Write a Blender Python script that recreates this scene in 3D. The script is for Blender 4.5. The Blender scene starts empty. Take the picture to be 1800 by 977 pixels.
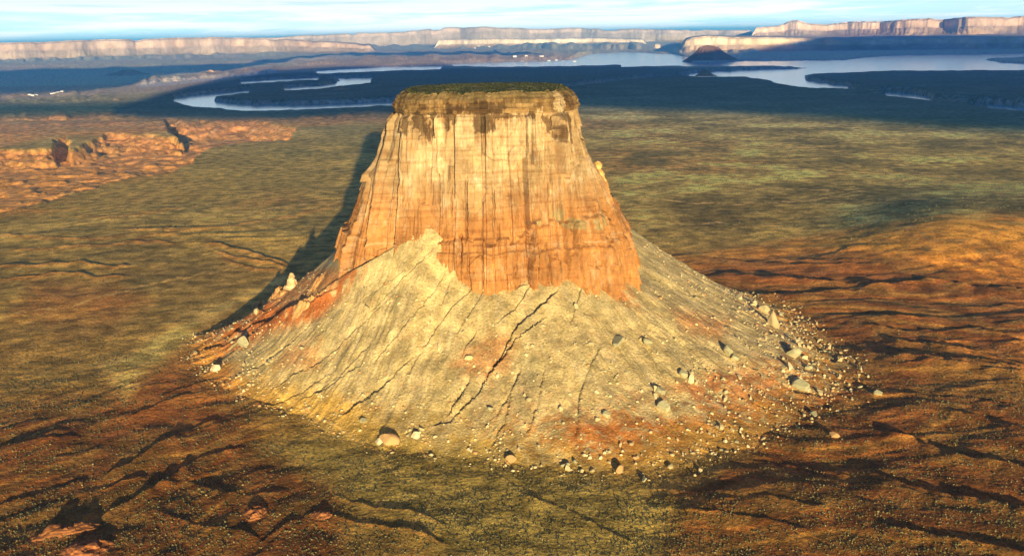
import bpy, math, random
import numpy as np
from mathutils import Vector, Matrix, Euler

SC = bpy.context.scene
COL = SC.collection
R = math.radians

# ------------------------------------------------------------------ camera
H = 325.0
FPX = 1766.0                      # focal length in photo pixels (1800 wide)
PITCH = R(13.57)
ROLL = R(1.1)
_f = np.array([0, math.cos(PITCH), -math.sin(PITCH)])
_r0 = np.array([1.0, 0, 0]); _u0 = np.array([0, math.sin(PITCH), math.cos(PITCH)])
_up = math.cos(ROLL)*_u0 + math.sin(ROLL)*_r0
_rt = math.cos(ROLL)*_r0 - math.sin(ROLL)*_u0
cam_d = bpy.data.cameras.new('camera'); cam = bpy.data.objects.new('camera', cam_d); COL.objects.link(cam)
cam_d.sensor_width = 36; cam_d.lens = 36*FPX/1800
cam_d.clip_start = 1; cam_d.clip_end = 200000
m3 = Matrix((( _rt[0], _up[0], -_f[0]), (_rt[1], _up[1], -_f[1]), (_rt[2], _up[2], -_f[2])))
cam.matrix_world = Matrix.Translation((0, 0, H)) @ m3.to_4x4()
SC.camera = cam

# ------------------------------------------------------------------ light
SUN_EL = R(6.3); SUN_AZ = R(9.0)           # sun behind the camera, to its right
LDIR = np.array([-math.sin(SUN_AZ)*math.cos(SUN_EL), math.cos(SUN_AZ)*math.cos(SUN_EL), -math.sin(SUN_EL)])
sun_d = bpy.data.lights.new('sun', 'SUN'); sun = bpy.data.objects.new('sun', sun_d); COL.objects.link(sun)
sun_d.energy = 5.0; sun_d.angle = R(0.5); sun_d.color = (1.0, 0.78, 0.42)
sun.rotation_euler = Vector(LDIR).to_track_quat('-Z', 'Y').to_euler()
world = bpy.data.worlds.new('World'); SC.world = world; world.use_nodes = True
nt = world.node_tree; nt.nodes.clear()
def N(nt, t, **k):
    n = nt.nodes.new(t)
    for a, b in k.items(): setattr(n, a, b)
    return n
def math_node(nt, op, a, b=None, clamp=False):
    n = N(nt, 'ShaderNodeMath', operation=op); n.use_clamp = clamp
    for i, v in enumerate((a, b)):
        if v is None: continue
        if isinstance(v, (int, float)): n.inputs[i].default_value = v
        else: nt.links.new(v, n.inputs[i])
    return n.outputs[0]
def mix_rgb(nt, fac, a, b, blend='MIX'):
    n = N(nt, 'ShaderNodeMix', data_type='RGBA', blend_type=blend)
    for i, v in ((0, fac), (6, a), (7, b)):
        if isinstance(v, (int, float)): n.inputs[i].default_value = v
        elif isinstance(v, tuple): n.inputs[i].default_value = (*v, 1)
        else: nt.links.new(v, n.inputs[i])
    return n.outputs[2]
def mapr(nt, v, a, b, c=0.0, d=1.0, smooth=True):
    n = N(nt, 'ShaderNodeMapRange'); n.interpolation_type = 'SMOOTHSTEP' if smooth else 'LINEAR'
    nt.links.new(v, n.inputs[0])
    for i, x in zip((1, 2, 3, 4), (a, b, c, d)): n.inputs[i].default_value = x
    return n.outputs[0]
sky = N(nt, 'ShaderNodeTexSky', sky_type='NISHITA', sun_disc=False)
sky.sun_elevation = SUN_EL; sky.sun_rotation = math.pi - SUN_AZ
sky.altitude = 1500; sky.air_density = 1.0; sky.dust_density = 0.6; sky.ozone_density = 2.0
tc = N(nt, 'ShaderNodeTexCoord')
sp = N(nt, 'ShaderNodeSeparateXYZ'); nt.links.new(tc.outputs['Generated'], sp.inputs[0])
mp = N(nt, 'ShaderNodeMapping'); mp.inputs['Scale'].default_value = (3.5, 1.0, 60.0); mp.inputs['Rotation'].default_value = (0, R(-1.5), 0)
nt.links.new(tc.outputs['Generated'], mp.inputs[0])
no = N(nt, 'ShaderNodeTexNoise'); no.inputs['Scale'].default_value = 1.6; no.inputs['Detail'].default_value = 7; no.inputs['Roughness'].default_value = 0.62
no.inputs['Distortion'].default_value = 0.6
nt.links.new(mp.outputs[0], no.inputs['Vector'])
streak = mapr(nt, no.outputs['Fac'], 0.36, 0.56)
low = mapr(nt, sp.outputs['Z'], 0.34, 0.14)              # the high thin cloud bank lies low over the far horizon
front = mapr(nt, sp.outputs['Y'], -0.1, 0.5)
m = math_node(nt, 'MULTIPLY', low, front)
veil = math_node(nt, 'MULTIPLY', m, 0.93)
skyc = mix_rgb(nt, 1.0, sky.outputs[0], (0.40, 0.9, 2.0), 'MULTIPLY')
cl0 = mix_rgb(nt, streak, (4.5, 6.5, 7.0), (7.2, 7.7, 7.4))
glow = mapr(nt, sp.outputs['Z'], 0.05, 0.0, 1.0, 2.0)
vs = N(nt, 'ShaderNodeVectorMath', operation='SCALE'); nt.links.new(cl0, vs.inputs[0]); nt.links.new(glow, vs.inputs['Scale']); cl = vs.outputs[0]
colr = mix_rgb(nt, veil, skyc, cl)
bg = N(nt, 'ShaderNodeBackground'); nt.links.new(colr, bg.inputs[0]); bg.inputs[1].default_value = 0.073
wo = N(nt, 'ShaderNodeOutputWorld'); nt.links.new(bg.outputs[0], wo.inputs[0])
SC.view_settings.view_transform = 'Standard'; SC.view_settings.look = 'None'
SC.view_settings.exposure = 0.85; SC.view_settings.gamma = 1; SC.view_settings.use_curve_mapping = False
SC.cycles.use_denoising = True
SC.cycles.volume_bounces = 1; SC.cycles.max_bounces = 4; SC.cycles.diffuse_bounces = 2
SC.cycles.volume_step_rate = 1.0

# ------------------------------------------------------------------ geometry helpers
def proj(x, y, z):
    x = np.asarray(x, float); y = np.asarray(y, float); z = np.asarray(z, float) - H
    d = x*_f[0] + y*_f[1] + z*_f[2]
    ok = d > 30
    dd = np.where(ok, d, 1)
    u = 900 + FPX*(x*_rt[0] + y*_rt[1] + z*_rt[2])/dd
    v = 488.5 - FPX*(x*_up[0] + y*_up[1] + z*_up[2])/dd
    return np.where(ok, u, -9000.0), np.where(ok, v, 9000.0)
def ray(px, py):
    d = _f + _rt*(px-900)/FPX + _up*(488.5-py)/FPX
    return d/np.linalg.norm(d)
def gp(px, py, z0=0.0):            # a photo point on the level z0
    d = ray(px, py); t = (z0-H)/d[2]
    return (d[0]*t, d[1]*t)
def at_y(px, py, Y):               # a photo point on the vertical plane y = Y
    d = ray(px, py); t = Y/d[1]
    return d[0]*t, H + d[2]*t
def sm(a, b, x):
    t = np.clip((x-a)/(b-a), 0, 1); return t*t*(3-2*t)

def _hash(ix, iy, seed):
    h = (ix.astype(np.int64)*374761393 + iy.astype(np.int64)*668265263 + seed*974634777) & 0x7fffffff
    h = ((h ^ (h >> 13))*1274126177) & 0x7fffffff
    h = (h ^ (h >> 16)) & 0xffffff
    return h
_ga = np.linspace(0, 2*math.pi, 256, endpoint=False); _GX = np.cos(_ga).astype(np.float32); _GY = np.sin(_ga).astype(np.float32)
def pn(x, y, seed=0):              # gradient noise about -0.7..0.7
    xi = np.floor(x); yi = np.floor(y); fx = (x-xi).astype(np.float32); fy = (y-yi).astype(np.float32)
    xi = xi.astype(np.int64); yi = yi.astype(np.int64)
    def g(dx, dy):
        k = _hash(xi+dx, yi+dy, seed) & 255
        return _GX[k]*(fx-dx) + _GY[k]*(fy-dy)
    ux = fx*fx*fx*(fx*(fx*6-15)+10); uy = fy*fy*fy*(fy*(fy*6-15)+10)
    a = g(0, 0); b = g(1, 0); c = g(0, 1); d = g(1, 1)
    return (a+(b-a)*ux)*(1-uy) + (c+(d-c)*ux)*uy
def fbm(x, y, o=4, seed=0, gain=0.5):
    s = 0; a = 1.0; t = 0
    for i in range(o):
        s = s + a*pn(x*2**i + 13.7*i, y*2**i - 7.1*i, seed+i); t += a; a *= gain
    return s/t*1.5
def ridged(x, y, o=4, seed=0):
    s = 0; a = 1.0; t = 0
    for i in range(o):
        s = s + a*(1-np.abs(pn(x*2**i+5.3*i, y*2**i+2.1*i, seed+i))*2.2); t += a; a *= 0.5
    return s/t
def cell(x, y, seed=0, jit=0.9):   # F1, F2-F1, random id
    xi = np.floor(x).astype(np.int64); yi = np.floor(y).astype(np.int64)
    f1 = np.full(x.shape, 9.0); f2 = np.full(x.shape, 9.0); idd = np.zeros(x.shape)
    for dx in (-1, 0, 1):
        for dy in (-1, 0, 1):
            a = _hash(xi+dx, yi+dy, seed)/16777216.0; b = _hash(xi+dx, yi+dy, seed+77)/16777216.0
            d = np.hypot(xi+dx+.5+(a-.5)*jit-x, yi+dy+.5+(b-.5)*jit-y)
            rid = _hash(xi+dx, yi+dy, seed+191)/16777216.0
            c = d < f1
            f2 = np.where(c, f1, np.minimum(f2, d)); idd = np.where(c, rid, idd); f1 = np.where(c, d, f1)
    return f1, f2-f1, idd

def line_sd(u, v, pts):            # signed distance to an open line (positive on its far/upper side), taper towards the ends
    best = np.full(u.shape, 1e9); sg = np.zeros(u.shape); tt = np.zeros(u.shape)
    L = [0.0]
    for a, b in zip(pts[:-1], pts[1:]): L.append(L[-1]+math.hypot(b[0]-a[0], b[1]-a[1]))
    for i, (a, b) in enumerate(zip(pts[:-1], pts[1:])):
        ax, ay = a[0], a[1]; dx, dy = b[0]-ax, b[1]-ay; l2 = dx*dx+dy*dy
        t = np.clip(((u-ax)*dx+(v-ay)*dy)/l2, 0, 1)
        ex = u-ax-t*dx; ey = v-ay-t*dy; d = np.hypot(ex, ey)
        c = d < best
        best = np.where(c, d, best); sg = np.where(c, np.sign(dy*ex - dx*ey), sg); tt = np.where(c, (L[i]+t*math.sqrt(l2))/L[-1], tt)
    return best*sg, tt
def box_of(u, v, pts, pad):
    xs = [p[0] for p in pts]; ys = [p[1] for p in pts]
    return (u > min(xs)-pad) & (u < max(xs)+pad) & (v > min(ys)-pad) & (v < max(ys)+pad)
def poly_mask(u, v, pts, soft):    # soft mask, 1 inside
    out = np.zeros(u.shape); k = box_of(u, v, pts, soft*2)
    if not k.any(): return out
    uu, vv = u[k], v[k]; best = np.full(uu.shape, 1e9); ins = np.zeros(uu.shape, bool)
    n = len(pts)
    for i in range(n):
        ax, ay = pts[i]; bx, by = pts[(i+1) % n]; dx, dy = bx-ax, by-ay
        t = np.clip(((uu-ax)*dx+(vv-ay)*dy)/(dx*dx+dy*dy+1e-9), 0, 1)
        best = np.minimum(best, np.hypot(uu-ax-t*dx, vv-ay-t*dy))
        if ay != by:
            c = ((ay > vv) != (by > vv)) & (uu < (bx-ax)*(vv-ay)/(by-ay)+ax); ins ^= c
    sd = np.where(ins, best, -best)
    out[k] = sm(-soft, soft, sd)
    return out

# ------------------------------------------------------------------ the plan of the ground
BX, BY = -24.0, 1080.0             # centre of the butte

# every crest: points, height of the crest in metres, width of the rise (px) and of the drop beyond (px)
RIDGES = [
 ([(1180,448),(1300,460),(1400,468),(1500,470),(1600,478)], 2.2, 10, 2),
 ([(1230,478),(1330,492),(1450,500),(1560,506),(1650,500),(1720,508),(1840,512)], 5.5, 22, 3),
 ([(1290,520),(1380,524),(1450,518),(1540,508),(1640,512)], 3.2, 14, 3),
 ([(1410,460),(1500,444),(1580,452),(1660,470),(1740,486)], 1.6, 10, 4),
 ([(1300,440),(1390,458),(1480,462),(1560,470)], 1.8, 12, 3),
 ([(1425,552),(1520,556),(1600,562),(1680,560)], 2.6, 16, 3),
 ([(1500,568),(1580,582),(1650,586),(1720,580),(1790,600),(1850,625)], 4.2, 22, 4),
 ([(1540,602),(1620,606),(1700,618),(1780,640),(1850,655)], 4.4, 20, 4),
 ([(1480,612),(1560,630),(1660,636),(1740,640),(1840,664)], 4.0, 22, 4),
 ([(1560,650),(1640,640),(1720,650),(1830,668)], 2.0, 14, 4),
 ([(1650,724),(1720,736),(1800,760),(1880,780)], 3.0, 26, 4),
 ([(1520,758),(1600,776),(1680,806),(1790,822),(1880,840)], 4.0, 30, 4),
 ([(1500,822),(1560,846),(1640,870),(1730,884),(1850,900)], 4.0, 34, 5),
 ([(1370,812),(1440,826),(1500,840)], 1.8, 18, 4),
 ([(1530,922),(1600,940),(1680,955),(1780,975),(1850,985)], 3.4, 30, 5),
 ([(1330,760),(1400,776),(1470,780),(1560,770)], 1.6, 16, 4),
 ([(1560,690),(1640,700),(1720,704),(1800,716)], 2.0, 20, 4),
 ([(1340,880),(1400,892),(1460,902)], 1.8, 22, 4),
 ([(1140,860),(1230,872),(1320,868),(1400,850)], 1.6, 22, 5),
 ([(1180,905),(1280,915),(1370,925),(1440,945)], 2.0, 24, 5),
 ([(900,870),(960,885),(1010,905),(1060,930),(1120,960)], 1.1, 16, 3),
 ([(860,830),(890,845),(915,866),(960,888)], 0.9, 10, 2),
 # left foreground
 ([(178,838),(230,818),(285,782),(330,772)], 3.4, 22, 3),
 ([(170,915),(240,880),(300,845),(345,810)], 4.6, 34, 4),
 ([(300,830),(345,810),(400,790),(440,782)], 1.8, 18, 4),
 ([(70,945),(110,930),(150,908),(168,900)], 4.0, 20, 4),
 ([(180,862),(220,850),(260,838)], 2.4, 14, 3),
 ([(210,742),(270,715),(300,705),(345,690)], 1.6, 14, 3),
 ([(300,770),(350,752),(390,738)], 1.8, 12, 3),
 ([(450,960),(500,925),(560,900),(575,890)], 2.4, 26, 4),
 ([(330,735),(360,745),(400,735),(470,700)], 1.2, 12, 4),
 ([(250,860),(330,850),(390,868),(450,872),(520,860)], 1.6, 20, 5),
 ([(590,875),(660,895),(720,900),(800,930)], 1.6, 22, 5),
 ([(560,900),(640,925),(720,935),(800,965)], 2.2, 24, 5),
 ([(260,900),(340,925),(420,935),(470,950)], 1.6, 24, 5),
 # left plain
 ([(120,378),(200,382),(260,374),(330,360)], 1.6, 8, 2),
 ([(0,440),(80,436),(160,432),(240,425),(330,428)], 1.6, 8, 2),
 ([(200,402),(320,404),(400,398),(520,378),(600,360)], 1.5, 8, 2),
 ([(236,432),(240,418),(270,414),(320,410)], 1.8, 8, 2),
 ([(352,428),(390,432),(430,444),(480,458),(520,468)], 2.6, 9, 3),
 ([(370,440),(420,455),(470,462),(510,474)], 2.2, 8, 3),
 ([(380,450),(430,470),(500,478)], 1.6, 8, 3),
 ([(-20,470),(60,468),(140,462),(200,470),(250,465)], 2.0, 9, 3),
 ([(-20,495),(60,486),(120,480),(170,488),(240,485)], 2.0, 9, 3),
 ([(-20,412),(80,418),(170,420),(240,410)], 1.2, 8, 3),
 ([(-20,372),(70,370),(150,365)], 1.4, 6, 2),
 ([(270,700),(300,690),(350,676),(420,655)], 1.2, 10, 3),
 ([(-20,800),(60,780),(120,772),(150,770)], 2.0, 24, 6),
 ([(-20,890),(60,870),(130,850),(165,838)], 2.4, 26, 6),
]
# gullies and crests on the talus: points, depth, half width (px)
GULLIES = [
 ([(770,430),(730,470),(680,520),(640,560)], 1.8, 3.5),
 ([(790,470),(750,530),(700,590),(650,650)], 1.6, 3.5),
 ([(860,500),(835,540),(800,590)], 1.4, 3),
 ([(935,500),(905,545),(870,575)], 1.8, 3),
 ([(700,660),(650,700),(600,730)], 2.0, 4),
 ([(560,560),(520,600),(470,640),(430,660)], 1.8, 3.5),
 ([(1090,520),(1130,570),(1160,600)], 1.4, 3),
 ([(1200,620),(1250,680),(1290,730)], 1.4, 3.5),
 ([(920,640),(900,690),(870,740)], 1.4, 3),
 ([(960,640),(950,700),(925,770)], 1.2, 3),
 ([(600,510),(545,545),(500,558),(450,574),(390,600)], 4.5, 4),
 ([(520,492),(480,506),(440,520),(400,545)], 4.0, 3.5),
 ([(470,546),(430,556),(385,575),(325,602)], 4.5, 4),
 ([(450,590),(400,605),(345,625)], 3.0, 3),
 ([(555,530),(500,545),(470,560)], 2.5, 3),
 ([(425,512),(480,498),(520,488)], 3.0, 3),
 ([(1300,640),(1350,660),(1400,690),(1450,700)], 2.4, 4),
 ([(1390,600),(1430,620),(1470,640)], 2.8, 4),
 ([(660,600),(600,660),(540,705)], 1.6, 3),
 ([(1100,560),(1140,620),(1165,665)], 1.2, 3),
 ([(985,505),(960,535),(925,562),(900,590),(880,630),(865,655)], 4.0, 5),
 ([(968,550),(940,575),(905,600),(890,625),(860,660),(845,690),(815,720),(790,745),(745,750)], 2.4, 4),
 ([(845,492),(828,512),(790,545),(765,580),(740,620)], 2.0, 3),
 ([(802,480),(788,505),(775,540)], 1.2, 3),
 ([(748,612),(730,640),(718,665)], 1.6, 3),
 ([(955,490),(925,500),(905,510)], 1.6, 3),
 ([(840,585),(820,610),(812,635)], 1.6, 3),
 ([(830,665),(810,700),(785,735)], 2.6, 5),
 ([(720,470),(660,515),(610,550)], 1.4, 3),
 ([(700,510),(640,570),(560,640),(470,690)], 1.8, 4),
 ([(640,640),(570,690),(520,705)], 1.8, 4),
 ([(1030,490),(1015,530),(1005,570)], 1.0, 3),
 ([(1060,600),(1020,690),(1015,760),(1010,790)], 1.0, 3),
 ([(1130,485),(1180,510),(1245,530),(1290,560)], 2.4, 4),
 ([(740,620),(690,665),(640,700),(600,735)], 1.6, 4),
 ([(600,650),(530,690),(480,715),(420,700)], 1.6, 4),
 ([(880,665),(900,700),(890,740),(860,800)], 1.0, 3),
 ([(1150,560),(1230,640),(1300,700),(1380,740)], 1.4, 4),
 ([(1250,560),(1330,620),(1400,680)], 1.4, 4),
]
# far-left rock basin cut below the plain
BASIN = [(-400,290),(-200,275),(0,262),(60,262),(96,260),(94,243),(118,240),(126,262),(185,238),(250,236),(318,243),(292,226),(284,211),(302,211),
         (326,222),(350,216),(400,214),(470,216),(520,226),(505,245),(440,248),(395,252),(362,262),(330,288),(300,302),(235,310),(170,326),(80,352),(0,374),(-200,425),(-400,470)]
WATERS = [
 [(303,177),(345,187),(385,189),(430,194),(520,192),(600,189),(700,184),(820,181),(820,176),(690,178),(600,182),(520,184),(450,184),(405,181),(375,177),(364,174),(376,169),(444,161),(438,158),(380,164),(330,168),(305,172)],
 [(570,137),(655,137),(652,144),(600,150),(560,155),(498,158),(497,154),(560,150),(600,145),(598,140)],
 [(420,143),(560,136),(560,139),(425,146)],
 [(555,125),(640,120),(690,117),(778,117),(775,120),(690,122),(630,126),(560,128)],
 [(770,113),(850,110),(1000,105),(1040,95),(1100,92),(1180,95),(1215,102),(1216,108),(1000,114),(860,115)],
 [(1195,112),(1300,108),(1480,106),(1520,102),(1570,98),(1700,96.5),(1800,94),(2100,89),(2100,120),(1800,122),(1540,124),(1470,121),(1462,117),(1400,115),(1200,115)],
 [(1192,131),(1240,127),(1310,123),(1470,119),(1545,124),(1500,126),(1420,128),(1330,129),(1400,133),(1425,135),(1408,139),(1440,144),(1500,152),(1520,155),(1420,153),(1368,146),(1350,140),(1310,134),(1240,134)],
 [(1546,161),(1585,162),(1625,167),(1642,173),(1640,176),(1600,171),(1560,167)],
 [(1700,179),(1735,183),(1800,188),(1950,196),(1950,202),(1800,194),(1750,190),(1705,184)],
 [(1090,113),(1200,111),(1200,114),(1095,116)],
]
ISLAND = [(1735,101),(1800,97),(1950,95),(1950,108),(1800,107),(1760,106)]
DRY_CANYON = [(985,152),(1040,146),(1100,139),(1150,134),(1195,133),(1195,130),(1150,129),(1100,134),(1040,140),(985,147)]
FLATP = [(560,770),(700,775),(860,800),(1000,835),(1120,860),(1180,900),(1130,1010),(800,1010),(760,930),(640,890),(600,850),(470,780)]
WATER_Z = -26.0
SCARPS = [([(230,152),(300,143),(420,134),(500,124)], 34), ([(-300,112),(0,109),(200,105),(400,101),(560,95)], 45), ([(480,116),(700,108),(850,105),(1060,103)], 26),
          ([(560,90),(700,87),(850,86),(1000,88),(1180,86)], 75), ([(-300,186),(0,182),(120,179),(220,172)], 9), ([(-200,98),(60,96),(260,92),(440,88)], 60),
          ([(620,112),(760,111),(900,109)], 18), ([(-300,176),(0,173),(200,166)], 8), ([(1180,92),(1260,94),(1340,93)], 40),
          ([(1540,160),(1640,168),(1760,180),(1860,190)], 10), ([(985,147),(1060,141),(1150,132)], 8), ([(0,214),(120,212),(260,210)], 12), ([(520,214),(600,208),(690,204)], 8)]

def plain(x, y, want='z'):
    """height of the ground and the map coordinates it is drawn with"""
    u, v = proj(x, y, 0*x)
    r = np.hypot(x, y)
    z = 5.0*fbm(x/1900, y/1900, 3, 3)*sm(1300, 3500, r)
    near = sm(2200, 1300, r)
    # jointed badlands: low hills cut in steps
    hillm = near*np.clip(0.25 + 0.9*poly_mask(u, v, [(1120,470),(2300,440),(2300,1300),(1150,1300),(1150,880),(1340,780),(1420,700),(1500,640),(1330,520)], 50)
                   + 0.8*poly_mask(u, v, [(-600,760),(140,700),(300,640),(420,700),(520,780),(600,860),(640,1300),(-600,1300)], 50), 0, 1)
    hillm = hillm*(1-0.85*poly_mask(u, v, FLATP, 45))
    k = hillm > 0.01
    hh = np.zeros(z.shape)
    if k.any():
        xk, yk = x[k], y[k]
        wx = 40*fbm(xk/160, yk/160, 2, 31); wy = 40*fbm(xk/160, yk/160, 2, 37)
        lf = sm(0, -160, xk); an = .85*lf; xr_ = xk*np.cos(an)+yk*np.sin(an); yr_ = -xk*np.sin(an)+yk*np.cos(an)
        h = 7.0*fbm((xr_+wx)/260, (yr_+wy)/95, 4, 41) + 1.1*ridged((xr_+wx)/170+3, (yr_+wy)/48, 3, 47)
        st = 1.7; q = h/st; fq = np.floor(q); fr = q-fq
        h = (fq + 0.55*fr + 0.45*sm(0.32, 0.68, fr))*st
        hh[k] = h*hillm[k]
    z = z + hh
    # faint ribs over the plain
    k = (r < 5200)
    zz = np.zeros(z.shape); xk, yk = x[k], y[k]
    wy = yk + 60*fbm(xk/300, yk/300, 2, 51)
    amp = 1.0*sm(-0.15, 0.5, fbm(xk/420, yk/260, 3, 57))*(1+1.6*poly_mask(u[k], v[k], [(-200,370),(560,370),(600,420),(520,500),(300,580),(-200,640)], 30))
    zz[k] = amp*(1.2*ridged(xk/260, wy/70, 3, 53)) + (0.55*fbm(xk/14, yk/12, 3, 59)+0.28*pn(xk/3.6, yk/3.6, 60))*sm(3000, 900, r[k])
    flat_left = 1.0
    z = z + zz
    for pts, h, w1, w2 in RIDGES:
        if max(p_[1] for p_ in pts) < 505 and max(p_[0] for p_ in pts) < 610: h = h*1.7
        k = box_of(u, v, pts, w1*2.5+6)
        if not k.any(): continue
        uk, vk = u[k], v[k]
        wob = 4.0*fbm(uk/26, vk/26, 3, 61)
        d, t = line_sd(uk, vk+wob, pts)
        # positive d is the far side (upper in plan) of a line written left to right
        prof = np.where(d > 0, 1-sm(0, w2, d), np.exp(-np.abs(d)/w1*1.3))
        tap = sm(0, .16, t)*sm(1, .84, t)
        z[k] += h*prof*tap*(0.75+0.5*fbm(uk/40, vk/40, 2, 63))*sm(w1*2.5+6, w1*1.4, np.abs(d))
    sl = sm(1380, 1700, u)*sm(3200, 2300, u)
    z = z + sl*(34*sm(510, 418, v) - 34*sm(418, 300, v))*(r > 700)*(r < 4500)
    for pts, h in SCARPS:
        k = box_of(u, v, pts, 26)
        if not k.any(): continue
        d, t = line_sd(u[k], v[k] + 2.2*fbm(u[k]/22, v[k]/6, 4, 91), pts)
        z[k] += h*sm(-1.0, .4, d)*sm(24, 4, d)*sm(0, .1, t)*sm(1, .9, t)*(.5+.9*sm(-.3, .4, fbm(u[k]/35, v[k]/20, 3, 93)))
    far = sm(6000, 9000, r)
    lk = sm(7000, 10500, r)*(1-poly_mask(u, v, [(180,200),(300,146),(470,119),(760,113),(850,104),(1030,98),(1060,86),(1230,84),(2400,72),(2400,240),(1030,200)], 4))*(np.abs(x) < r*.8)
    z = z + lk*(14+50*sm(9000, 18000, r))*np.maximum(0, fbm(x/650, y/1100, 5, 97, .65)+.1)
    # basin and lake canyons
    uw = u + 5*fbm(u/30, v/9, 3, 71); vw = v + 2.4*fbm(u/24, v/10, 3, 73)
    uw = u + 11*fbm(u/34, v/14, 4, 71) + 5*pn(u/9, v/5, 72); vw = v + 4.5*fbm(u/28, v/12, 4, 73)
    basin = poly_mask(uw, vw, BASIN, 1.6)
    b2_ = poly_mask(uw+6*fbm(u/20, v/8, 3, 74), vw-4, BASIN, 1.8); b3_ = poly_mask(uw, vw-9+5*fbm(u/30, v/8, 3, 78), BASIN, 2.4)
    bl = -20*basin - 14*b2_*basin - 14*b3_*basin
    k = basin > 0.01
    if k.any():
        bl[k] += basin[k]*(20*ridged(x[k]/220, y[k]/260, 5, 75)-7)
        q = bl[k]/6; fq = np.floor(q); fr = q-fq
        bl[k] = (fq + sm(0.25, 0.75, fr))*6
    z = z + bl
    rough = poly_mask(u, v, [(-400,215),(0,208),(280,206),(420,206),(560,208),(700,190),(700,216),(520,222),(440,214),(318,232),(250,234),(120,238),(0,258),(-400,280)], 5)
    z = z + rough*15*np.maximum(0, ridged(x/260, y/420, 4, 77)-0.35)
    vw = v + 1.5*fbm(u/26, v/6, 4, 83); uw = u+6*fbm(u/20, v/5, 4, 85)
    wm = np.zeros(z.shape)
    uL, vL = proj(x, y, 0*x+WATER_Z); uM, vM = proj(x, y, 0*x+WATER_Z*.5)
    for p in WATERS:
        wm = np.maximum(wm, poly_mask(uw, vw, p, 1.1))
        wm = np.maximum(wm, poly_mask(uw+uL-u, vw+vL-v, p, 0.7)); wm = np.maximum(wm, poly_mask(uw+uM-u, vw+vM-v, p, 0.9))
    wm = wm*(1-poly_mask(uw, vw, ISLAND, 0.8))
    shore = np.zeros(z.shape)
    z = z + far*4*fbm(x/2600, y/2600, 4, 87)
    # banks near the water are ragged rock, 15-25 m above it
    z = z*(1-wm) + wm*(WATER_Z-14)
    dc = poly_mask(u, vw, DRY_CANYON, 1.2)
    z = z - dc*34
    farlow = sm(9500, 11500, r)*sm(16500, 14500, r)
    z = z - farlow*(1-wm)*10
    if want == 'z': return z
    return z, u, v, dict(basin=basin, rough=rough, wm=wm, hillm=hillm, hh=hh, dc=dc)

# ------------------------------------------------------------------ the butte
_edge = [(155,705,1000),(163,696,1012),(178,692,1018),(197,692,1021),(205,685,1022),(240,677,1030),(262,668,1036),(284,652,1046),(292,643,1052),(330,632,1068),(352,625,1078),(380,616,1092),(383,605,1092),
         (400,600,1102),(430,592,1113),(470,583,1126),(500,578,1136),(560,570,1146)]
_zt = []; _xl = []; _xr = []
for yy, l, r_ in _edge:
    a, z1 = at_y(l, yy, BY); b, z2 = at_y(r_, yy, BY)
    _zt.append((z1+z2)/2); _xl.append(a-BX); _xr.append(b-BX)
_zt = np.array(_zt)[::-1]; _xl = -np.array(_xl)[::-1]; _xr = np.array(_xr)[::-1]
ZTOP = at_y(850, 165, BY-110)[1]
_zt = _zt + (ZTOP - _zt[-1])*np.linspace(0, 1, len(_zt))
_sm = 0.5*(_xl+_xr); _sm = np.interp(_zt, _zt[[0,3,7,12,-1]], _sm[[0,3,7,12,-1]])
def butte_r(th, z):
    """outline of the cliff: th=0 points to +x, -pi/2 to the camera"""
    rl = np.interp(z, _zt, _xl); rr = np.interp(z, _zt, _xr)
    sf = np.interp(z, _zt, _sm)
    c = np.cos(th); s = np.sin(th)
    a = np.where(c > 0, rr, rl); b = sf*np.where(s < 0, 1.0, 1.12)
    a = sf + (a-sf)*sm(.72, .93, np.abs(c))
    n = 2.9 + 0.9*sm(150, 250, z)
    return (np.abs(c/a)**n + np.abs(s/b)**n)**(-1/n)
def az(x, y): return np.arctan2(y-BY, x-BX)

# talus: toe radius and top level by direction (degrees, -90 towards the camera)
_toe = []
for px, py in [(330,600),(345,640),(400,690),(520,730),(660,785),(860,815),(1000,835),(1130,838),(1290,790),(1400,745),(1520,690),(1500,640),(1440,585)]:
    gx, gy = gp(px, py); _toe.append((math.degrees(math.atan2(gy-BY, gx-BX)), math.hypot(gx-BX, gy-BY)))
_toe += [(-185-0, 330), (35, 370), (60, 300), (90, 280), (130, 290), (160, 300)]
_toe = [((a+360+190) % 360-190, r) for a, r in _toe]
_toe.sort(); _ta = np.array([a for a, r in _toe]); _tr = np.array([r for a, r in _toe])
_ta = np.concatenate([_ta-360, _ta, _ta+360]); _tr = np.concatenate([_tr]*3)
# level where scree meets the wall: photo points on the wall, front radius at that level
_meet = []
for px, py in [(585,472),(612,486),(650,470),(700,440),(750,415),(775,438),(800,462),(812,476),(840,492),(925,496),(985,488),(1080,500),(1130,486)]:
    d = ray(px, py); best = None
    for t in np.arange(700, 1400, 1.0):
        X, Y, Z = d[0]*t, d[1]*t, H+d[2]*t
        th = math.atan2(Y-BY, X-BX)
        if math.hypot(X-BX, Y-BY) <= butte_r(np.array([th]), np.array([Z]))[0]:
            best = (math.degrees(th), Z); break
    if best: _meet.append(best)
_meet = [m_ for m_ in _meet if m_[0] < 0 or m_[0] > 170]
_meet = [((a+360+190) % 360-190, z) for a, z in _meet]
_meet += [(10, 118), (40, 115), (90, 110), (140, 105)]
_meet.sort(); print('MEET', [(round(a), round(z)) for a, z in _meet]); print('TOE', [(round(a), round(z)) for a, z in _toe], 'ZTOP', ZTOP)
_ma = np.array([a for a, z in _meet]); _mz = np.array([z for a, z in _meet])
_ma = np.concatenate([_ma-360, _ma, _ma+360]); _mz = np.concatenate([_mz]*3)

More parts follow.
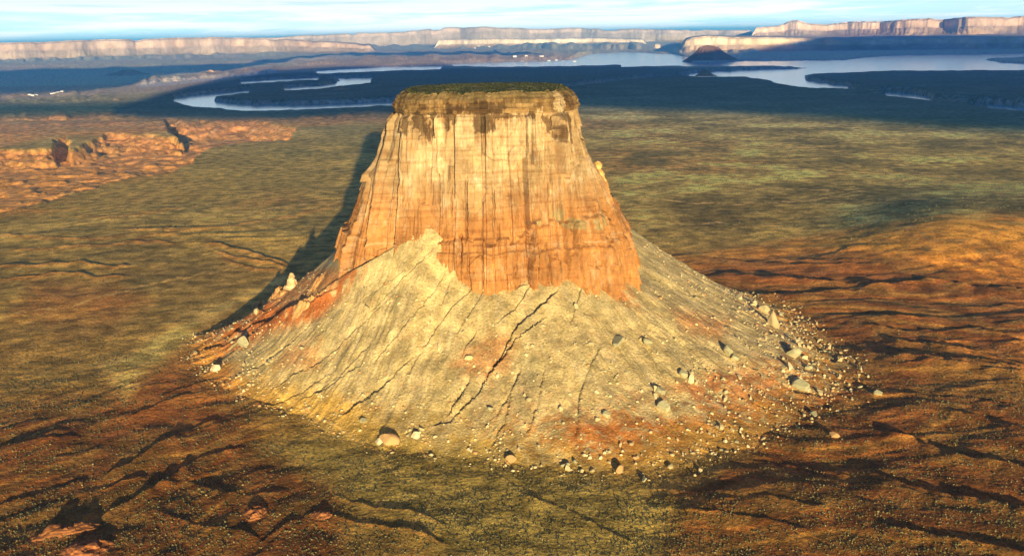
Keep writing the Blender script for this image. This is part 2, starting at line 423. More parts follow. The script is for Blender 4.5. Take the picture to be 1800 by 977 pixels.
_gx = np.linspace(-560, 560, 2241); _gz = np.interp(_gx, _ma, _mz); _kk = np.exp(-(np.arange(-9, 10)/4.0)**2); _gz = np.convolve(np.pad(_gz, 9, mode='edge'), _kk/_kk.sum(), mode='valid'); _ma, _mz = _gx, _gz
def talus_base(x, y):
    th = az(x, y); deg = np.degrees(th); r = np.hypot(x-BX, y-BY)
    zt = np.interp(deg, _ma, _mz)
    rc = butte_r(th, zt) - 2
    rt = np.interp(deg, _ta, _tr)
    s = (r-rc)/(rt-rc)
    prof = np.where(s < 1, (1-np.clip(s, -.3, 1))**1.45, -(s-1)*0.5)
    return zt*prof, s, rc, rt
CONE_CREST = [(752,404),(700,436),(640,478),(590,505),(530,545),(470,578),(420,600)]
def talus(x, y, want='z'):
    zb, s, rc, rt = talus_base(x, y)
    u, v = proj(x, y, np.maximum(zb, 0))
    th = az(x, y); r = np.hypot(x-BX, y-BY)
    z = zb.copy()
    frontm = (y < BY+60)
    near = sm(-0.02, 0.12, s)
    # radial ribs and rills
    ribs = ridged(th*9 + 0.5*fbm(x/60, y/60, 2, 101), r/260, 4, 103)
    z += near*(3.2*(ribs-0.5)*sm(0, .5, s)*1.3)
    rill = pn(th*40 + 2.6*fbm(x/45, y/45, 4, 107), r/70, 109)
    z += near*(.6*rill + .35*sm(.1, .35, pn(th*80 + 1.5*fbm(x/40, y/40, 3, 108), r/160, 110)))
    z += near*(3.0*fbm(x/45, y/45, 4, 111) + 0.35*fbm(x/6, y/6, 3, 113))
    for pts, h, w in GULLIES:
        k = box_of(u, v, pts, w*4) & frontm
        if not k.any(): continue
        if pts[0][0] > pts[-1][0]: pts = pts[::-1]; tl = 1
        else: tl = 0
        d, t = line_sd(u[k] + 3.5*fbm(u[k]/14, v[k]/14, 3, 121), v[k] + 3*fbm(u[k]/14+9, v[k]/14, 3, 123), pts)
        # the bank on the sun's side is steep and throws the shadow
        prof = np.where(d > 0, -sm(0, 2.0, d)*np.exp(-np.maximum(0, d-2.0)/(w*1.6)), .3*np.exp(d/w))
        z[k] += 1.5*h*prof*sm(0, .14, t)*sm(1, .86, t)*(.6+.8*sm(-.4, .4, fbm(u[k]/25, v[k]/25, 2, 127)))*sm(w*4, w*2.4, np.abs(d))
    # the crest of the scree cone: the ground drops away beyond it
    k = box_of(u, v, CONE_CREST, 40) & frontm
    if k.any():
        d, t = line_sd(u[k] + 3*fbm(u[k]/20, v[k]/20, 2, 125), v[k], CONE_CREST[::-1])
        z[k] += 7.5*np.where(d > 0, 1-sm(0, 4, d), sm(-26, 0, d))*sm(0, .25, t)*sm(.97, .6, t)
    z = z - 1.5*sm(0.9, 1.1, s)
    if want == 'z': return z
    return z, u, v, s, ribs
def surf(x, y):
    return np.maximum(plain(x, y), talus(x, y))

def hit(px, py):                   # a photo point on the surface (ground or scree)
    d = ray(px, py)
    t = np.arange(560, 2600, 1.5)
    X, Y, Z = d[0]*t, d[1]*t, H+d[2]*t
    s = surf(X, Y)
    i = np.argmax(s >= Z)
    if not (s >= Z).any(): i = len(t)-1
    return float(X[i]), float(Y[i]), float(s[i])

# ------------------------------------------------------------------ mesh and material helpers
def grid_mesh(name, X, Y, Z, mat, col=None, wrap=False, parent=None, smooth=True, extra=None):
    nr, nc = X.shape
    co = np.stack([X, Y, Z], -1).reshape(-1, 3).astype(np.float32)
    c1 = nc if wrap else nc-1
    ii, jj = np.meshgrid(np.arange(nr-1), np.arange(c1), indexing='ij')
    j2 = (jj+1) % nc
    f = np.stack([ii*nc+jj, ii*nc+j2, (ii+1)*nc+j2, (ii+1)*nc+jj], -1).reshape(-1, 4).astype(np.int32)
    me = bpy.data.meshes.new(name)
    me.vertices.add(len(co)); me.vertices.foreach_set('co', co.ravel())
    me.loops.add(f.size); me.loops.foreach_set('vertex_index', f.ravel())
    me.polygons.add(len(f)); me.polygons.foreach_set('loop_start', np.arange(0, f.size, 4, dtype=np.int32))
    me.update(calc_edges=True)
    if smooth: me.polygons.foreach_set('use_smooth', np.ones(len(f), bool))
    if col is not None:
        a = me.color_attributes.new('albedo', 'FLOAT_COLOR', 'POINT')
        c4 = np.ones((len(co), 4), np.float32); c4[:, :3] = np.clip(col.reshape(-1, 3), 0.01, 0.9)
        a.data.foreach_set('color', c4.ravel())
    me.materials.append(mat)
    o = bpy.data.objects.new(name, me); COL.objects.link(o)
    if parent: o.parent = parent
    return o
def tri_mesh(name, V, F, mat, parent=None, col=None, smooth=False):
    me = bpy.data.meshes.new(name)
    V = np.asarray(V, np.float32); F = np.asarray(F, np.int32); n = F.shape[1]
    me.vertices.add(len(V)); me.vertices.foreach_set('co', V.ravel())
    me.loops.add(F.size); me.loops.foreach_set('vertex_index', F.ravel())
    me.polygons.add(len(F)); me.polygons.foreach_set('loop_start', np.arange(0, F.size, n, dtype=np.int32))
    me.update(calc_edges=True)
    if smooth: me.polygons.foreach_set('use_smooth', np.ones(len(F), bool))
    if col is not None:
        a = me.color_attributes.new('albedo', 'FLOAT_COLOR', 'POINT')
        c4 = np.ones((len(V), 4), np.float32); c4[:, :3] = col; a.data.foreach_set('color', c4.ravel())
    me.materials.append(mat)
    o = bpy.data.objects.new(name, me); COL.objects.link(o)
    if parent: o.parent = parent
    return o
def tag(o, label=None, cat=None, group=None, kind=None):
    if label: o['label'] = label
    if cat: o['category'] = cat
    if group: o['group'] = group
    if kind: o['kind'] = kind
    return o
def empty(name, loc, label, cat, group=None):
    o = bpy.data.objects.new(name, None); COL.objects.link(o); o.location = loc; o.empty_display_size = 5
    return tag(o, label, cat, group)

def earth_mat(name, speck=0.35, speck_scale=0.35, bump=0.6, bump_scale=0.25, bump_dist=0.8, bump2=0.0, b2scale=0.05, base=None, rough=0.95, zsq=1.0):
    m = bpy.data.materials.new(name); m.use_nodes = True; t = m.node_tree; t.nodes.clear()
    out = N(t, 'ShaderNodeOutputMaterial'); p = N(t, 'ShaderNodeBsdfPrincipled')
    p.inputs['Roughness'].default_value = rough; p.inputs['Specular IOR Level'].default_value = 0.12
    tc = N(t, 'ShaderNodeTexCoord'); mp = N(t, 'ShaderNodeMapping'); mp.inputs['Scale'].default_value = (1, 1, zsq)
    t.links.new(tc.outputs['Object'], mp.inputs[0]); vec = mp.outputs[0]
    if base is None:
        a = N(t, 'ShaderNodeAttribute'); a.attribute_name = 'albedo'; bc = a.outputs['Color']
    else:
        r_ = N(t, 'ShaderNodeRGB'); r_.outputs[0].default_value = (*base, 1); bc = r_.outputs[0]
    n1 = N(t, 'ShaderNodeTexNoise'); n1.inputs['Scale'].default_value = speck_scale; n1.inputs['Detail'].default_value = 4; n1.inputs['Roughness'].default_value = 0.7
    t.links.new(vec, n1.inputs['Vector'])
    n2 = N(t, 'ShaderNodeTexNoise'); n2.inputs['Scale'].default_value = speck_scale*0.13; n2.inputs['Detail'].default_value = 5
    t.links.new(vec, n2.inputs['Vector'])
    f1 = mapr(t, n1.outputs['Fac'], 0.3, 0.7, 1-speck, 1+speck, False)
    f2 = mapr(t, n2.outputs['Fac'], 0.38, 0.62, 1-speck*.7, 1+speck*.7, False)
    k = math_node(t, 'MULTIPLY', f1, f2)
    vm = N(t, 'ShaderNodeVectorMath', operation='SCALE'); t.links.new(bc, vm.inputs[0]); t.links.new(k, vm.inputs['Scale'])
    t.links.new(vm.outputs[0], p.inputs['Base Color'])
    b = N(t, 'ShaderNodeTexNoise'); b.inputs['Scale'].default_value = bump_scale; b.inputs['Detail'].default_value = 6; b.inputs['Roughness'].default_value = 0.65
    t.links.new(vec, b.inputs['Vector'])
    bp = N(t, 'ShaderNodeBump'); bp.inputs['Strength'].default_value = bump; bp.inputs['Distance'].default_value = bump_dist
    t.links.new(b.outputs['Fac'], bp.inputs['Height']); nrm = bp.outputs[0]
    if bump2:
        b2 = N(t, 'ShaderNodeTexVoronoi', feature='DISTANCE_TO_EDGE'); b2.inputs['Scale'].default_value = b2scale
        t.links.new(vec, b2.inputs['Vector'])
        bb = mapr(t, b2.outputs['Distance'], 0, 0.12)
        bq = N(t, 'ShaderNodeBump'); bq.inputs['Strength'].default_value = bump2; bq.inputs['Distance'].default_value = 1.5
        t.links.new(bb, bq.inputs['Height']); t.links.new(nrm, bq.inputs['Normal']); nrm = bq.outputs[0]
    t.links.new(nrm, p.inputs['Normal'])
    t.links.new(p.outputs[0], out.inputs[0])
    return m
M_GROUND = earth_mat('ground_soil', 0.55, 0.30, 1.0, 0.45, 2.6)
M_TALUS = earth_mat('scree', 0.38, 0.5, 1.0, 0.45, 1.7)
M_CLIFF = earth_mat('sandstone', 0.22, 0.22, 0.9, 0.30, 1.6, 0.0, zsq=0.35)
M_MESA = earth_mat('far_sandstone', 0.25, 0.004, 0.7, 0.006, 40)
M_ROCK = earth_mat('boulder_stone', 0.2, 0.8, 0.6, 0.8, 0.4)
M_SCRUB = earth_mat('scrub_leaves', 0.4, 0.6, 0.5, 1.0, 0.4)

C = lambda *a: np.array(a, float)
def lerp(a, b, t): return a + (b-a)*t[..., None]

# ------------------------------------------------------------------ ground sheet
QF = 1.0
rows_v = np.concatenate([np.linspace(1060, 700, int(560*QF)), np.linspace(700, 300, int(620*QF))[1:], np.linspace(300, 66.0, int(430*QF))[1:]])
# distance of each ring straight ahead
def ring(v): 
    a = PITCH - math.atan((488.5-v)/FPX); return H/math.tan(a)
rr = np.array([ring(v) for v in rows_v]); rr = np.concatenate([[40, 120, 240, 360, 440, 480, 500][0:6], rr[rr > 490], [120000]])
azs = np.concatenate([np.linspace(-37, 37, int(1150*QF)), np.linspace(37, 323, 110)[1:-1]])
A, RR = np.meshgrid(np.radians(azs), rr); X = RR*np.sin(A); Y = RR*np.cos(A)
# bring the ring under the camera together
Z, U, V, K = plain(X, Y, 'all')
print('ground', X.shape)
RAD = RR
behind = (np.abs((np.degrees(A)+180) % 360-180) > 40)
def ground_color(X, Y, Z, U, V, K):
    R_ = np.hypot(X, Y)
    olive = C(.49,.365,.145); tan = C(.88,.66,.25); red = C(.58,.23,.07); dark = C(.22,.165,.07); orange = C(.90,.40,.10); green = C(.36,.31,.135)
    n1 = fbm(X/300, Y/300, 6, 201, .65); n2 = fbm(X/70, Y/70, 5, 203, .65); n3 = fbm(X/900, Y/900, 4, 205)
    c = lerp(np.broadcast_to(olive, X.shape+(3,)), np.broadcast_to(tan, X.shape+(3,)), sm(-.05, .45, n1)*.8)
    c = lerp(c, np.broadcast_to(dark, c.shape), sm(0.0, .5, -n1+0.4*n2)*.75)
    c = lerp(c, np.broadcast_to(red*1.1, c.shape), sm(.1, .5, n3)*.45)
    c = lerp(c, np.broadcast_to(green, c.shape), sm(.05, .5, -n3)*.5)
    # striping across the plain to the right of the butte
    k1 = poly_mask(U, V, [(1020,190),(2200,230),(2200,420),(1120,420)], 18)
    s1 = fbm(X/260 + .3*n2, Y/300, 6, 207, .78)
    c = lerp(c, np.broadcast_to(C(.95,.72,.28), c.shape), k1*sm(0, .22, s1)*.9)
    c = lerp(c, np.broadcast_to(C(.22,.17,.07), c.shape), k1*sm(0.02, .25, -s1)*.9)
    kL = poly_mask(U, V, [(-300,330),(200,330),(560,250),(680,250),(560,400),(480,470),(240,560),(-300,620)], 25)
    sL = fbm(X/150, Y/190, 6, 208, .75)
    c = lerp(c, np.broadcast_to(C(.80,.58,.20), c.shape), kL*sm(.05, .3, sL)*.7)
    c = lerp(c, np.broadcast_to(C(.21,.185,.085), c.shape), kL*sm(.0, .3, -sL)*.75)
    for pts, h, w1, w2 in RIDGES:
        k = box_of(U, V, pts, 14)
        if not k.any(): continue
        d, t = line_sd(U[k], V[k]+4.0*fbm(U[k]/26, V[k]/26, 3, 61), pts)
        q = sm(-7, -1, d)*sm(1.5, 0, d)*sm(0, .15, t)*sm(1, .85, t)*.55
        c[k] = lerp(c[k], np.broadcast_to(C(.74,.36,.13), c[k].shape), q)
    # red badlands
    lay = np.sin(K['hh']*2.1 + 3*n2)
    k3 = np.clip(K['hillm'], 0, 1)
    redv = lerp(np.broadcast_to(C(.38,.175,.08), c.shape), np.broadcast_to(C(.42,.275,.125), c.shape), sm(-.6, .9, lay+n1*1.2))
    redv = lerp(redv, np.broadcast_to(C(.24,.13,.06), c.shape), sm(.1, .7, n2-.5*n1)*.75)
    redv = redv*(1-.30*sm(640, 900, V))[..., None]*np.array([.80, .64, .58])  # near badlands painted darker, lens vignetting put into the soil colour
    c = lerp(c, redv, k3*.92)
    # orange sand on the right
    k2 = poly_mask(U, V, [(1240,448),(1400,422),(1560,412),(2100,425),(2100,510),(1800,500),(1700,490),(1600,470),(1450,450)], 12)
    c = lerp(c, np.broadcast_to(orange, c.shape), k2*(.8+.2*sm(-.3, .3, n1))*sm(-.35, -.05, n2+.3*n1))
    k4 = poly_mask(U, V, [(1640,600),(1800,590),(2100,600),(2100,680),(1760,650)], 14)+poly_mask(U, V, [(1680,530),(2100,520),(2100,590),(1820,580)], 10)
    c = lerp(c, np.broadcast_to(C(.85,.36,.12), c.shape), np.clip(k4, 0, 1)*sm(-.2, .3, fbm(X/60, Y/30, 4, 211)))
    k5 = poly_mask(U, V, FLATP, 40)
    c = lerp(c, np.broadcast_to(C(.42,.36,.15), c.shape)*(1+.3*n2[..., None]), k5*.85)
    # reddish earth on the left
    for p, a in (([(60,500),(200,505),(260,530),(190,565),(20,560)], .55), ([(260,600),(420,560),(430,680),(320,760),(180,760),(230,650)], .45),
                 ([(1150,455),(1500,455),(1600,500),(1300,500)], .6)):
        c = lerp(c, np.broadcast_to(C(.55,.21,.075), c.shape), poly_mask(U, V, p, 26)*a)
    # bright apron left of the butte
    k6 = poly_mask(U, V, [(170,640),(330,555),(500,480),(520,490),(420,535),(330,600),(220,700)], 16)
    c = lerp(c, np.broadcast_to(C(.90,.66,.29), c.shape), k6*(.45+.4*sm(-.3, .3, n2)))
    # smooth olive slope above the rock basin
    k7 = poly_mask(U, V, [(60,360),(180,325),(310,300),(380,275),(560,280),(600,320),(330,370),(120,385)], 14)
    c = lerp(c, np.broadcast_to(C(.46,.35,.13), c.shape)*(1+.25*n2[..., None]), k7*.6)
    for pts, w in (([(1040,246),(1140,243),(1290,250),(1450,262)], .9), ([(1080,300),(1240,292),(1400,300),(1620,318)], .8), ([(1120,352),(1280,360),(1460,352),(1700,372)], 1.0), ([(1110,400),(1260,392),(1420,402)], 1.0),
                   ([(330,300),(430,292),(560,296),(640,286)], .8), ([(330,384),(430,372),(540,358),(610,352)], 1.1), ([(60,398),(200,388),(330,366),(480,338)], 1.0), ([(480,700),(560,740),(660,790),(700,840),(660,900)], 1.6),
                   ([(740,790),(770,840),(760,880),(720,930)], 1.4), ([(1600,300),(1700,330),(1850,350)], 1.0), ([(-20,560),(120,540),(260,500),(420,470)], 1.4), ([(1180,280),(1330,330),(1520,340)], .8)):
        k = box_of(U, V, pts, 12)
        if not k.any(): continue
        d, t = line_sd(U[k]+5*fbm(U[k]/30, V[k]/20, 3, 231), V[k]+6*fbm(U[k]/40, V[k]/30, 4, 233), pts)
        c[k] = lerp(c[k], np.broadcast_to(C(.92,.60,.30), c[k].shape), sm(w*1.5, w*.3, np.abs(d))*.7*sm(-.3, .2, fbm(U[k]/16, V[k]/16, 3, 235)+.1))
    rock = lerp(np.broadcast_to(C(.82,.38,.16), c.shape), np.broadcast_to(C(.66,.36,.16), c.shape), sm(-.3, .3, n1))
    rock = lerp(rock, np.broadcast_to(C(.82,.62,.36), c.shape), sm(.15, .5, n2)*.6)
    c = lerp(c, rock, np.clip(K['basin']*1.2+K['rough']*.8, 0, 1))
    # far land
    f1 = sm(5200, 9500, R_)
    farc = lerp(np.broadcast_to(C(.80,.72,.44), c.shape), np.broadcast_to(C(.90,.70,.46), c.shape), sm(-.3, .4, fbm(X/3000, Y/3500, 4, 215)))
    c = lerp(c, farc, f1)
    lake_shade = poly_mask(U, V, [(200,190),(320,150),(480,124),(780,117),(1100,112),(1200,118),(2300,110),(2300,230),(1800,225),(1500,205),(1030,188),(700,203),(500,210),(200,208)], 7)
    c = lerp(c, np.broadcast_to(C(.02,.09,.14), c.shape)*(1+.6*n1[..., None]), lake_shade*.8)  # cloud shade on the lake land deepened by painting its albedo dark blue
    k8 = poly_mask(U, V, [(-300,158),(200,150),(470,118),(640,104),(1050,100),(1050,110),(700,116),(480,126),(300,160),(0,178),(-300,182)], 3)
    c = lerp(c, np.broadcast_to(C(.74,.50,.33), c.shape), k8*.8)
    k9 = poly_mask(U, V, [(240,150),(300,142),(420,133),(480,124),(490,127),(400,138),(300,150),(250,155)], 1.5)
    c = lerp(c, np.broadcast_to(C(.85,.75,.60), c.shape), k9*.8)
    # pale rock at canyon walls
    wall = np.clip(K['dc'], 0, 1) + 4*K['wm']*(1-K['wm'])
    c = lerp(c, np.broadcast_to(C(.60,.50,.42), c.shape), np.clip(wall, 0, 1)*.8)
    k10 = poly_mask(U, V, [(1500,155),(1560,158),(1800,178),(1950,188),(1950,196),(1800,186),(1640,176),(1560,168)], 3)
    c = lerp(c, np.broadcast_to(C(.5,.42,.35), c.shape), k10*sm(0, .4, fbm(U/8, V/2, 3, 219))*.8)
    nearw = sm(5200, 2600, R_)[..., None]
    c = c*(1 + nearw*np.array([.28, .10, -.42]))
    return c
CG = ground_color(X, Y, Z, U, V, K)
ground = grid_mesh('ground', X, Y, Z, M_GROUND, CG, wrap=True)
tag(ground, 'olive and rust coloured desert plain running to the horizon', kind='structure')
# cap below the camera
xs = X[0]; ys = Y[0]; zs = Z[0]
capv = np.concatenate([[[0, 0, float(zs.mean())]], np.stack([xs, ys, zs], -1)]); n_ = len(xs)
# (joined to the sheet as its innermost disc)
import bmesh
bm = bmesh.new(); bm.from_mesh(ground.data); bm.verts.ensure_lookup_table()
ringv = [bm.verts[i] for i in range(n_)]; c0 = bm.verts.new((0, 0, float(zs.mean())))
for i in range(n_): bm.faces.new((c0, ringv[i], ringv[(i+1) % n_]))
bm.to_mesh(ground.data); bm.free()
del X, Y, Z, U, V, K, CG, RR, A

# ------------------------------------------------------------------ water
mw = bpy.data.materials.new('lake_water'); mw.use_nodes = True; t = mw.node_tree; p = t.nodes['Principled BSDF']
p.inputs['Base Color'].default_value = (.10, .46, .58, 1); p.inputs['Roughness'].default_value = 0.12; p.inputs['IOR'].default_value = 2.0
tcw = N(t, 'ShaderNodeTexCoord'); nw = N(t, 'ShaderNodeTexNoise'); nw.inputs['Scale'].default_value = 0.012; nw.inputs['Detail'].default_value = 6
t.links.new(tcw.outputs['Object'], nw.inputs['Vector']); bw = N(t, 'ShaderNodeBump'); bw.inputs['Strength'].default_value = 0.12; bw.inputs['Distance'].default_value = 2.0
t.links.new(nw.outputs['Fac'], bw.inputs['Height']); t.links.new(bw.outputs[0], p.inputs['Normal'])
def water_sheet(name, x0, x1, y0, y1, label):
    xs = np.linspace(x0, x1, 12); ys = np.linspace(y0, y1, 12); X, Y = np.meshgrid(xs, ys)
    o = grid_mesh(name, X, Y, X*0+WATER_Z, mw); tag(o, label, kind='structure'); return o
water_sheet('lake', 0, 16000, 3600, 21000, 'pale blue lake and its arms in the desert')
water_sheet('river', -9000, 0, 4550, 21000, 'pale blue river bend left of the tower')

# ------------------------------------------------------------------ butte
butte = empty('butte', (BX, BY, 0), 'huge flat-topped sandstone tower rising from a pale cone of scree', 'butte')
def local(X, Y): return X-BX, Y-BY
nth = 1500; nz = 560
th = np.concatenate([np.linspace(-200, 20, 1240), np.linspace(20, 160, 130)[1:-1]])
zz = np.linspace(58, ZTOP, nz)
TH, ZZ = np.meshgrid(np.radians(th), zz)
R0 = butte_r(TH, ZZ)
_X0 = R0*np.cos(TH); _Y0 = R0*np.sin(TH); _bf = butte_r(np.full(TH.shape, -math.pi/2), ZZ)
S = _X0 + np.sign(_X0)*np.clip(_Y0+_bf, 0, 400)     # distance along the wall from the middle of its front
zcap = at_y(850, 203, BY-105)[1]; zcap2 = at_y(850, 180, BY-108)[1]
zled = at_y(950, 402, BY-140)[1]; zmid = at_y(900, 300, BY-120)[1]; zlow2 = at_y(900, 440, BY-145)[1]
front_right = sm(math.radians(-112), math.radians(-108), TH)*sm(math.radians(-22), math.radians(-42), TH)
D = np.zeros(TH.shape)
wS = S + 5*fbm(S/40, ZZ/60, 3, 301); wZ = ZZ + 6*fbm(S/50, ZZ/40, 3, 303)
def wall_angle(px, py):
    d = ray(px, py)
    t_ = np.arange(700, 1300, .5); X = d[0]*t_; Y = d[1]*t_; Z_ = H+d[2]*t_
    a = np.arctan2(Y-BY, X-BX); ins = np.hypot(X-BX, Y-BY) <= butte_r(a, Z_)
    i = np.argmax(ins); return float(a[i]), float(Z_[i])
# big buttresses
def brick(S_, Z_, w, h, seed):
    """upright joint blocks of uneven width: id and the distance to the joints"""
    q = S_/w + .55*pn(S_/(w*2.3), S_*0+seed, seed) + .22*fbm(S_/(w*3), Z_/(h*2.2), 3, seed+1)
    ci = np.floor(q); fq = q-ci
    sh = _hash(ci.astype(np.int64), ci.astype(np.int64)*0+5, seed)/16777216.0
    zq = Z_/h*(.7+.6*sh) + sh*7 + .25*fbm(S_/w, Z_/h, 2, seed+3)
    ri = np.floor(zq); fz = zq-ri
    idd = _hash(ci.astype(np.int64), ri.astype(np.int64), seed+9)/16777216.0
    til = _hash(ci.astype(np.int64), ri.astype(np.int64), seed+21)/16777216.0-.5
    return idd, np.minimum(fq, 1-fq)*w, np.minimum(fz, 1-fz)*h, (fq-.5)*w*til*1.1*sm(0, 1.2, np.minimum(fq, 1-fq)*w)
D += 6.0*fbm(S/60, ZZ/500, 3, 305)*sm(60, 110, ZZ)
notcap = sm(zcap+2, zcap-6, ZZ)
b1, es1, ez1, fz1 = brick(S, ZZ, 24, 70, 311)
patchy = sm(-.25, .35, fbm(S/50, ZZ/60, 3, 312))
b0, es0, ez0, fz0 = brick(S+200, ZZ, 48, 160, 309)
D += notcap*((b0-.5)*3.4 + fz0*.8)
D += notcap*(fz1*.85 + (b1-.5)*4.4*(.3+.7*patchy) - 3.0*sm(1.3, .3, es1)*(b1 > .45))
b2, es2, ez2, fz2 = brick(S+40, ZZ, 9.5, 34, 313)
D += notcap*(fz2*.8 + (b2-.5)*2.0*patchy - 1.6*sm(.8, .1, es2)*(b2 > .62)*patchy)
b3, es3, ez3, fz3 = brick(S+90, ZZ, 3.6, 9, 317)
D += (b3-.5)*.7 + fz3*.5 + .7*fbm(S/90, ZZ/3.2, 4, 386, .6)
# curved spalls: shallow scoops with a lip above
f1, e1, i1 = cell((S+8*fbm(S/30, ZZ/30, 2, 318))/21, ZZ/30, 314)
D -= notcap*1.3*sm(.55, .2, f1)*(i1 > .5)
D += 1.2*fbm(S/9, ZZ/34, 4, 319) + .35*fbm(S/2.2, ZZ/7, 3, 320)
# lower tier steps out and is blocky
pxs_ = np.array([wall_angle(p_, 420)[0] for p_ in (800, 860, 920, 940, 1010, 1060, 1125)]); pxs_ = np.where(pxs_ > 1, pxs_-2*math.pi, pxs_)
zl = np.interp(TH, pxs_, [zled-8, zled-12, zled-9, zled+3, zled, zled-2, zled+4]) + 3.5*fbm(S/18, S*0, 3, 321) + 7.0*(brick(S, ZZ*0, 11, 30, 322)[0]-.5)
low = sm(zl+1.6, zl-0.5, ZZ)
b4, es4, ez4, fz4 = brick(S+15, ZZ, 11, 24, 331)
D += front_right*low*(5.0 + fz4*.8 + (b4-.5)*5.5 - 3.4*sm(1.1, .2, es4)*(b4 > .3))
zl2 = zlow2 + 3*fbm(S/25, S*0+4, 3, 323)
D += front_right*sm(zl2+1.2, zl2-.5, ZZ)*2.6
# thin beds that stand proud
for zb_, am in ((zmid, .9), (zled+22, .7), (zlow2+6, 1.2), (zled-8, .9), (zcap-3, .8), (zcap2, 1.0)):
    D += .7*am*sm(1.6, .3, np.abs(ZZ-zb_+2.5*fbm(S/60, S*0, 3, 341)))*sm(-.15, .3, fbm(S/22, S*0+zb_, 3, 343))
# bedded cap: a notch below it, blocks in courses, broken rim
cap = sm(zcap-.5, zcap+1.5, ZZ)
crs = np.floor((ZZ-zcap)/5.2)
fc, ec, ic = cell(S/9+crs*3.3, crs*7.1, 351)
D += cap*(0.2 - 1.2*sm(zcap, ZTOP, ZZ) + (ic-.5)*2.4 + .5*np.sin((ZZ-zcap)*1.5+2*fbm(S/30, ZZ/9, 2, 355)) + 1.2*fbm(S/6, ZZ/4, 3, 356))
D -= .9*sm(1.6, .2, np.abs(ZZ-zcap+.5+1.2*fbm(S/14, S*0, 3, 354)))
D -= sm(ZTOP-7, ZTOP, ZZ)*(2.5+3.5*sm(-.3, .5, fbm(S/12, ZZ*0, 3, 353)))
# a few deep clefts read from the photo (x, y top, y bottom, half width m, depth m)
CLEFTS = [(820,318,420,.9,4.5),(868,335,400,.8,3.5),(781,203,226,1.2,3.5),(969,325,400,.8,3),(932,395,450,1.0,4),(1070,422,462,1.6,6),(810,415,455,1.3,5),(905,452,485,1.0,3.5),
          (1012,403,427,1.2,4),(1098,408,440,.9,3.5),(792,335,375,.8,2.5),(722,385,418,.8,3),(985,445,480,1.0,3),(962,465,490,.9,3),(1000,448,470,.9,3),(850,215,238,.8,2),(1018,330,360,.6,2),
          (877,395,450,.7,2.4),(735,300,350,.6,1.8),(700,330,400,.6,1.6),(652,420,470,.7,1.8),(935,210,240,.6,1.6)]
THW = np.where(TH > math.radians(180), TH-2*math.pi, TH)
def wrap_s(a): return (a)*135.0
def S_of(a, z):
    r_ = butte_r(np.array([a]), np.array([z]))[0]; x_ = r_*math.cos(a); y_ = r_*math.sin(a); b_ = butte_r(np.array([-math.pi/2]), np.array([z]))[0]
    return x_ + math.copysign(1, x_)*max(0, y_+b_)
for px, y0, y1, w, dep in CLEFTS:
    a0, z0 = wall_angle(px, y0); a1, z1 = wall_angle(px, y1)
    tt = np.clip((ZZ-z1)/(z0-z1), 0, 1); s0 = S_of(a0, z0); s1 = S_of(a1, z1); cs = s1+(s0-s1)*tt + 1.6*fbm(ZZ/9, ZZ*0+px, 3, 361)
    D -= 1.5*dep*np.exp(-np.abs((S-cs)/(w*1.15))**2)*sm(z1-5, z1+3, ZZ)*sm(z0+5, z0-3, ZZ)
D -= 4.0*sm(.6, .9, np.abs(np.cos(TH)))*sm(zcap+6, zcap-4, ZZ)
D -= 2.0 + 2.5*sm(zled-10, zmid, ZZ)*sm(zcap+3, zcap-6, ZZ)
RB = R0 + D
rimz = 2.6*(brick(S[-1]+300, S[-1]*0+3, 7, 30, 357)[0]-.6) + 1.6*fbm(S[-1]/9, S[-1]*0, 3, 358)
ZZ = ZZ + rimz[None]*sm(ZTOP-7, ZTOP, ZZ)
RB = RB - 2.2*sm(ZTOP-9, ZTOP, ZZ)*(brick(S+310, ZZ*0, 6, 30, 359)[0])
XB = RB*np.cos(TH); YB = RB*np.sin(TH)
# colour of the wall
def ellipse_mask(lst, seed):
    out = np.zeros(TH.shape)
    for px, py, hw, hh_ in lst:
        a, z0 = wall_angle(px, py)
        sx = hw*.6; sz = hh_*.62
        q = ((S-S_of(a, z0))/sx)**2 + ((ZZ-z0)/sz)**2
        nse = .8*fbm(S/5, ZZ/9, 3, seed) + .6*fbm(S/2.2, ZZ/14, 2, seed+9)
        out = np.maximum(out, sm(1.25, .75, q+nse+1.3*(b2-.5)+.9*(b3-.5)))
    return out
n1 = fbm(S/26, ZZ/60, 5, 371, .6); n2 = fbm(S/8, ZZ/20, 5, 373, .65); n3 = fbm(S/60, ZZ/7, 4, 375)
yel = C(.57,.42,.225); cream = C(.74,.58,.38); org = C(.59,.285,.095); brn = C(.25,.14,.055); olv = C(.24,.20,.09); varn = C(.12,.07,.035)
hb = sm(zmid+4, zled-4, ZZ + 26*n1 + 10*n3)*.9 + .1
cw = lerp(np.broadcast_to(yel, TH.shape+(3,)), np.broadcast_to(org, TH.shape+(3,)), hb)
cw = lerp(cw, np.broadcast_to(cream, cw.shape), sm(.05, .4, n2+.45*n1)*.8*(1-.6*hb))
cw = lerp(cw, np.broadcast_to(org*.9, cw.shape), sm(.1, .5, fbm(S/15, ZZ/50, 4, 377)-.1)*.5)
cw = lerp(cw, np.broadcast_to(cream, cw.shape), sm(1.0, .3, np.abs(ZZ-zlow2-5+4*n1))*.3*sm(-.3,.3,n1+.2))
ub = sm(zcap-34, zcap-6, ZZ + 14*n1)
streak = sm(-.05, .35, fbm(S/5.5, ZZ/70, 4, 379)+.25*n1)
cw = lerp(cw, np.broadcast_to(brn*1.25, cw.shape), ub*streak*.55)
cw = lerp(cw, lerp(np.broadcast_to(C(.40,.26,.105), cw.shape), np.broadcast_to(brn, cw.shape), sm(-.2, .35, n2+.6*n3)), cap)
cw = lerp(cw, np.broadcast_to(olv, cw.shape), cap*sm(zcap2-4, zcap2+6, ZZ+5*n1)*.6)
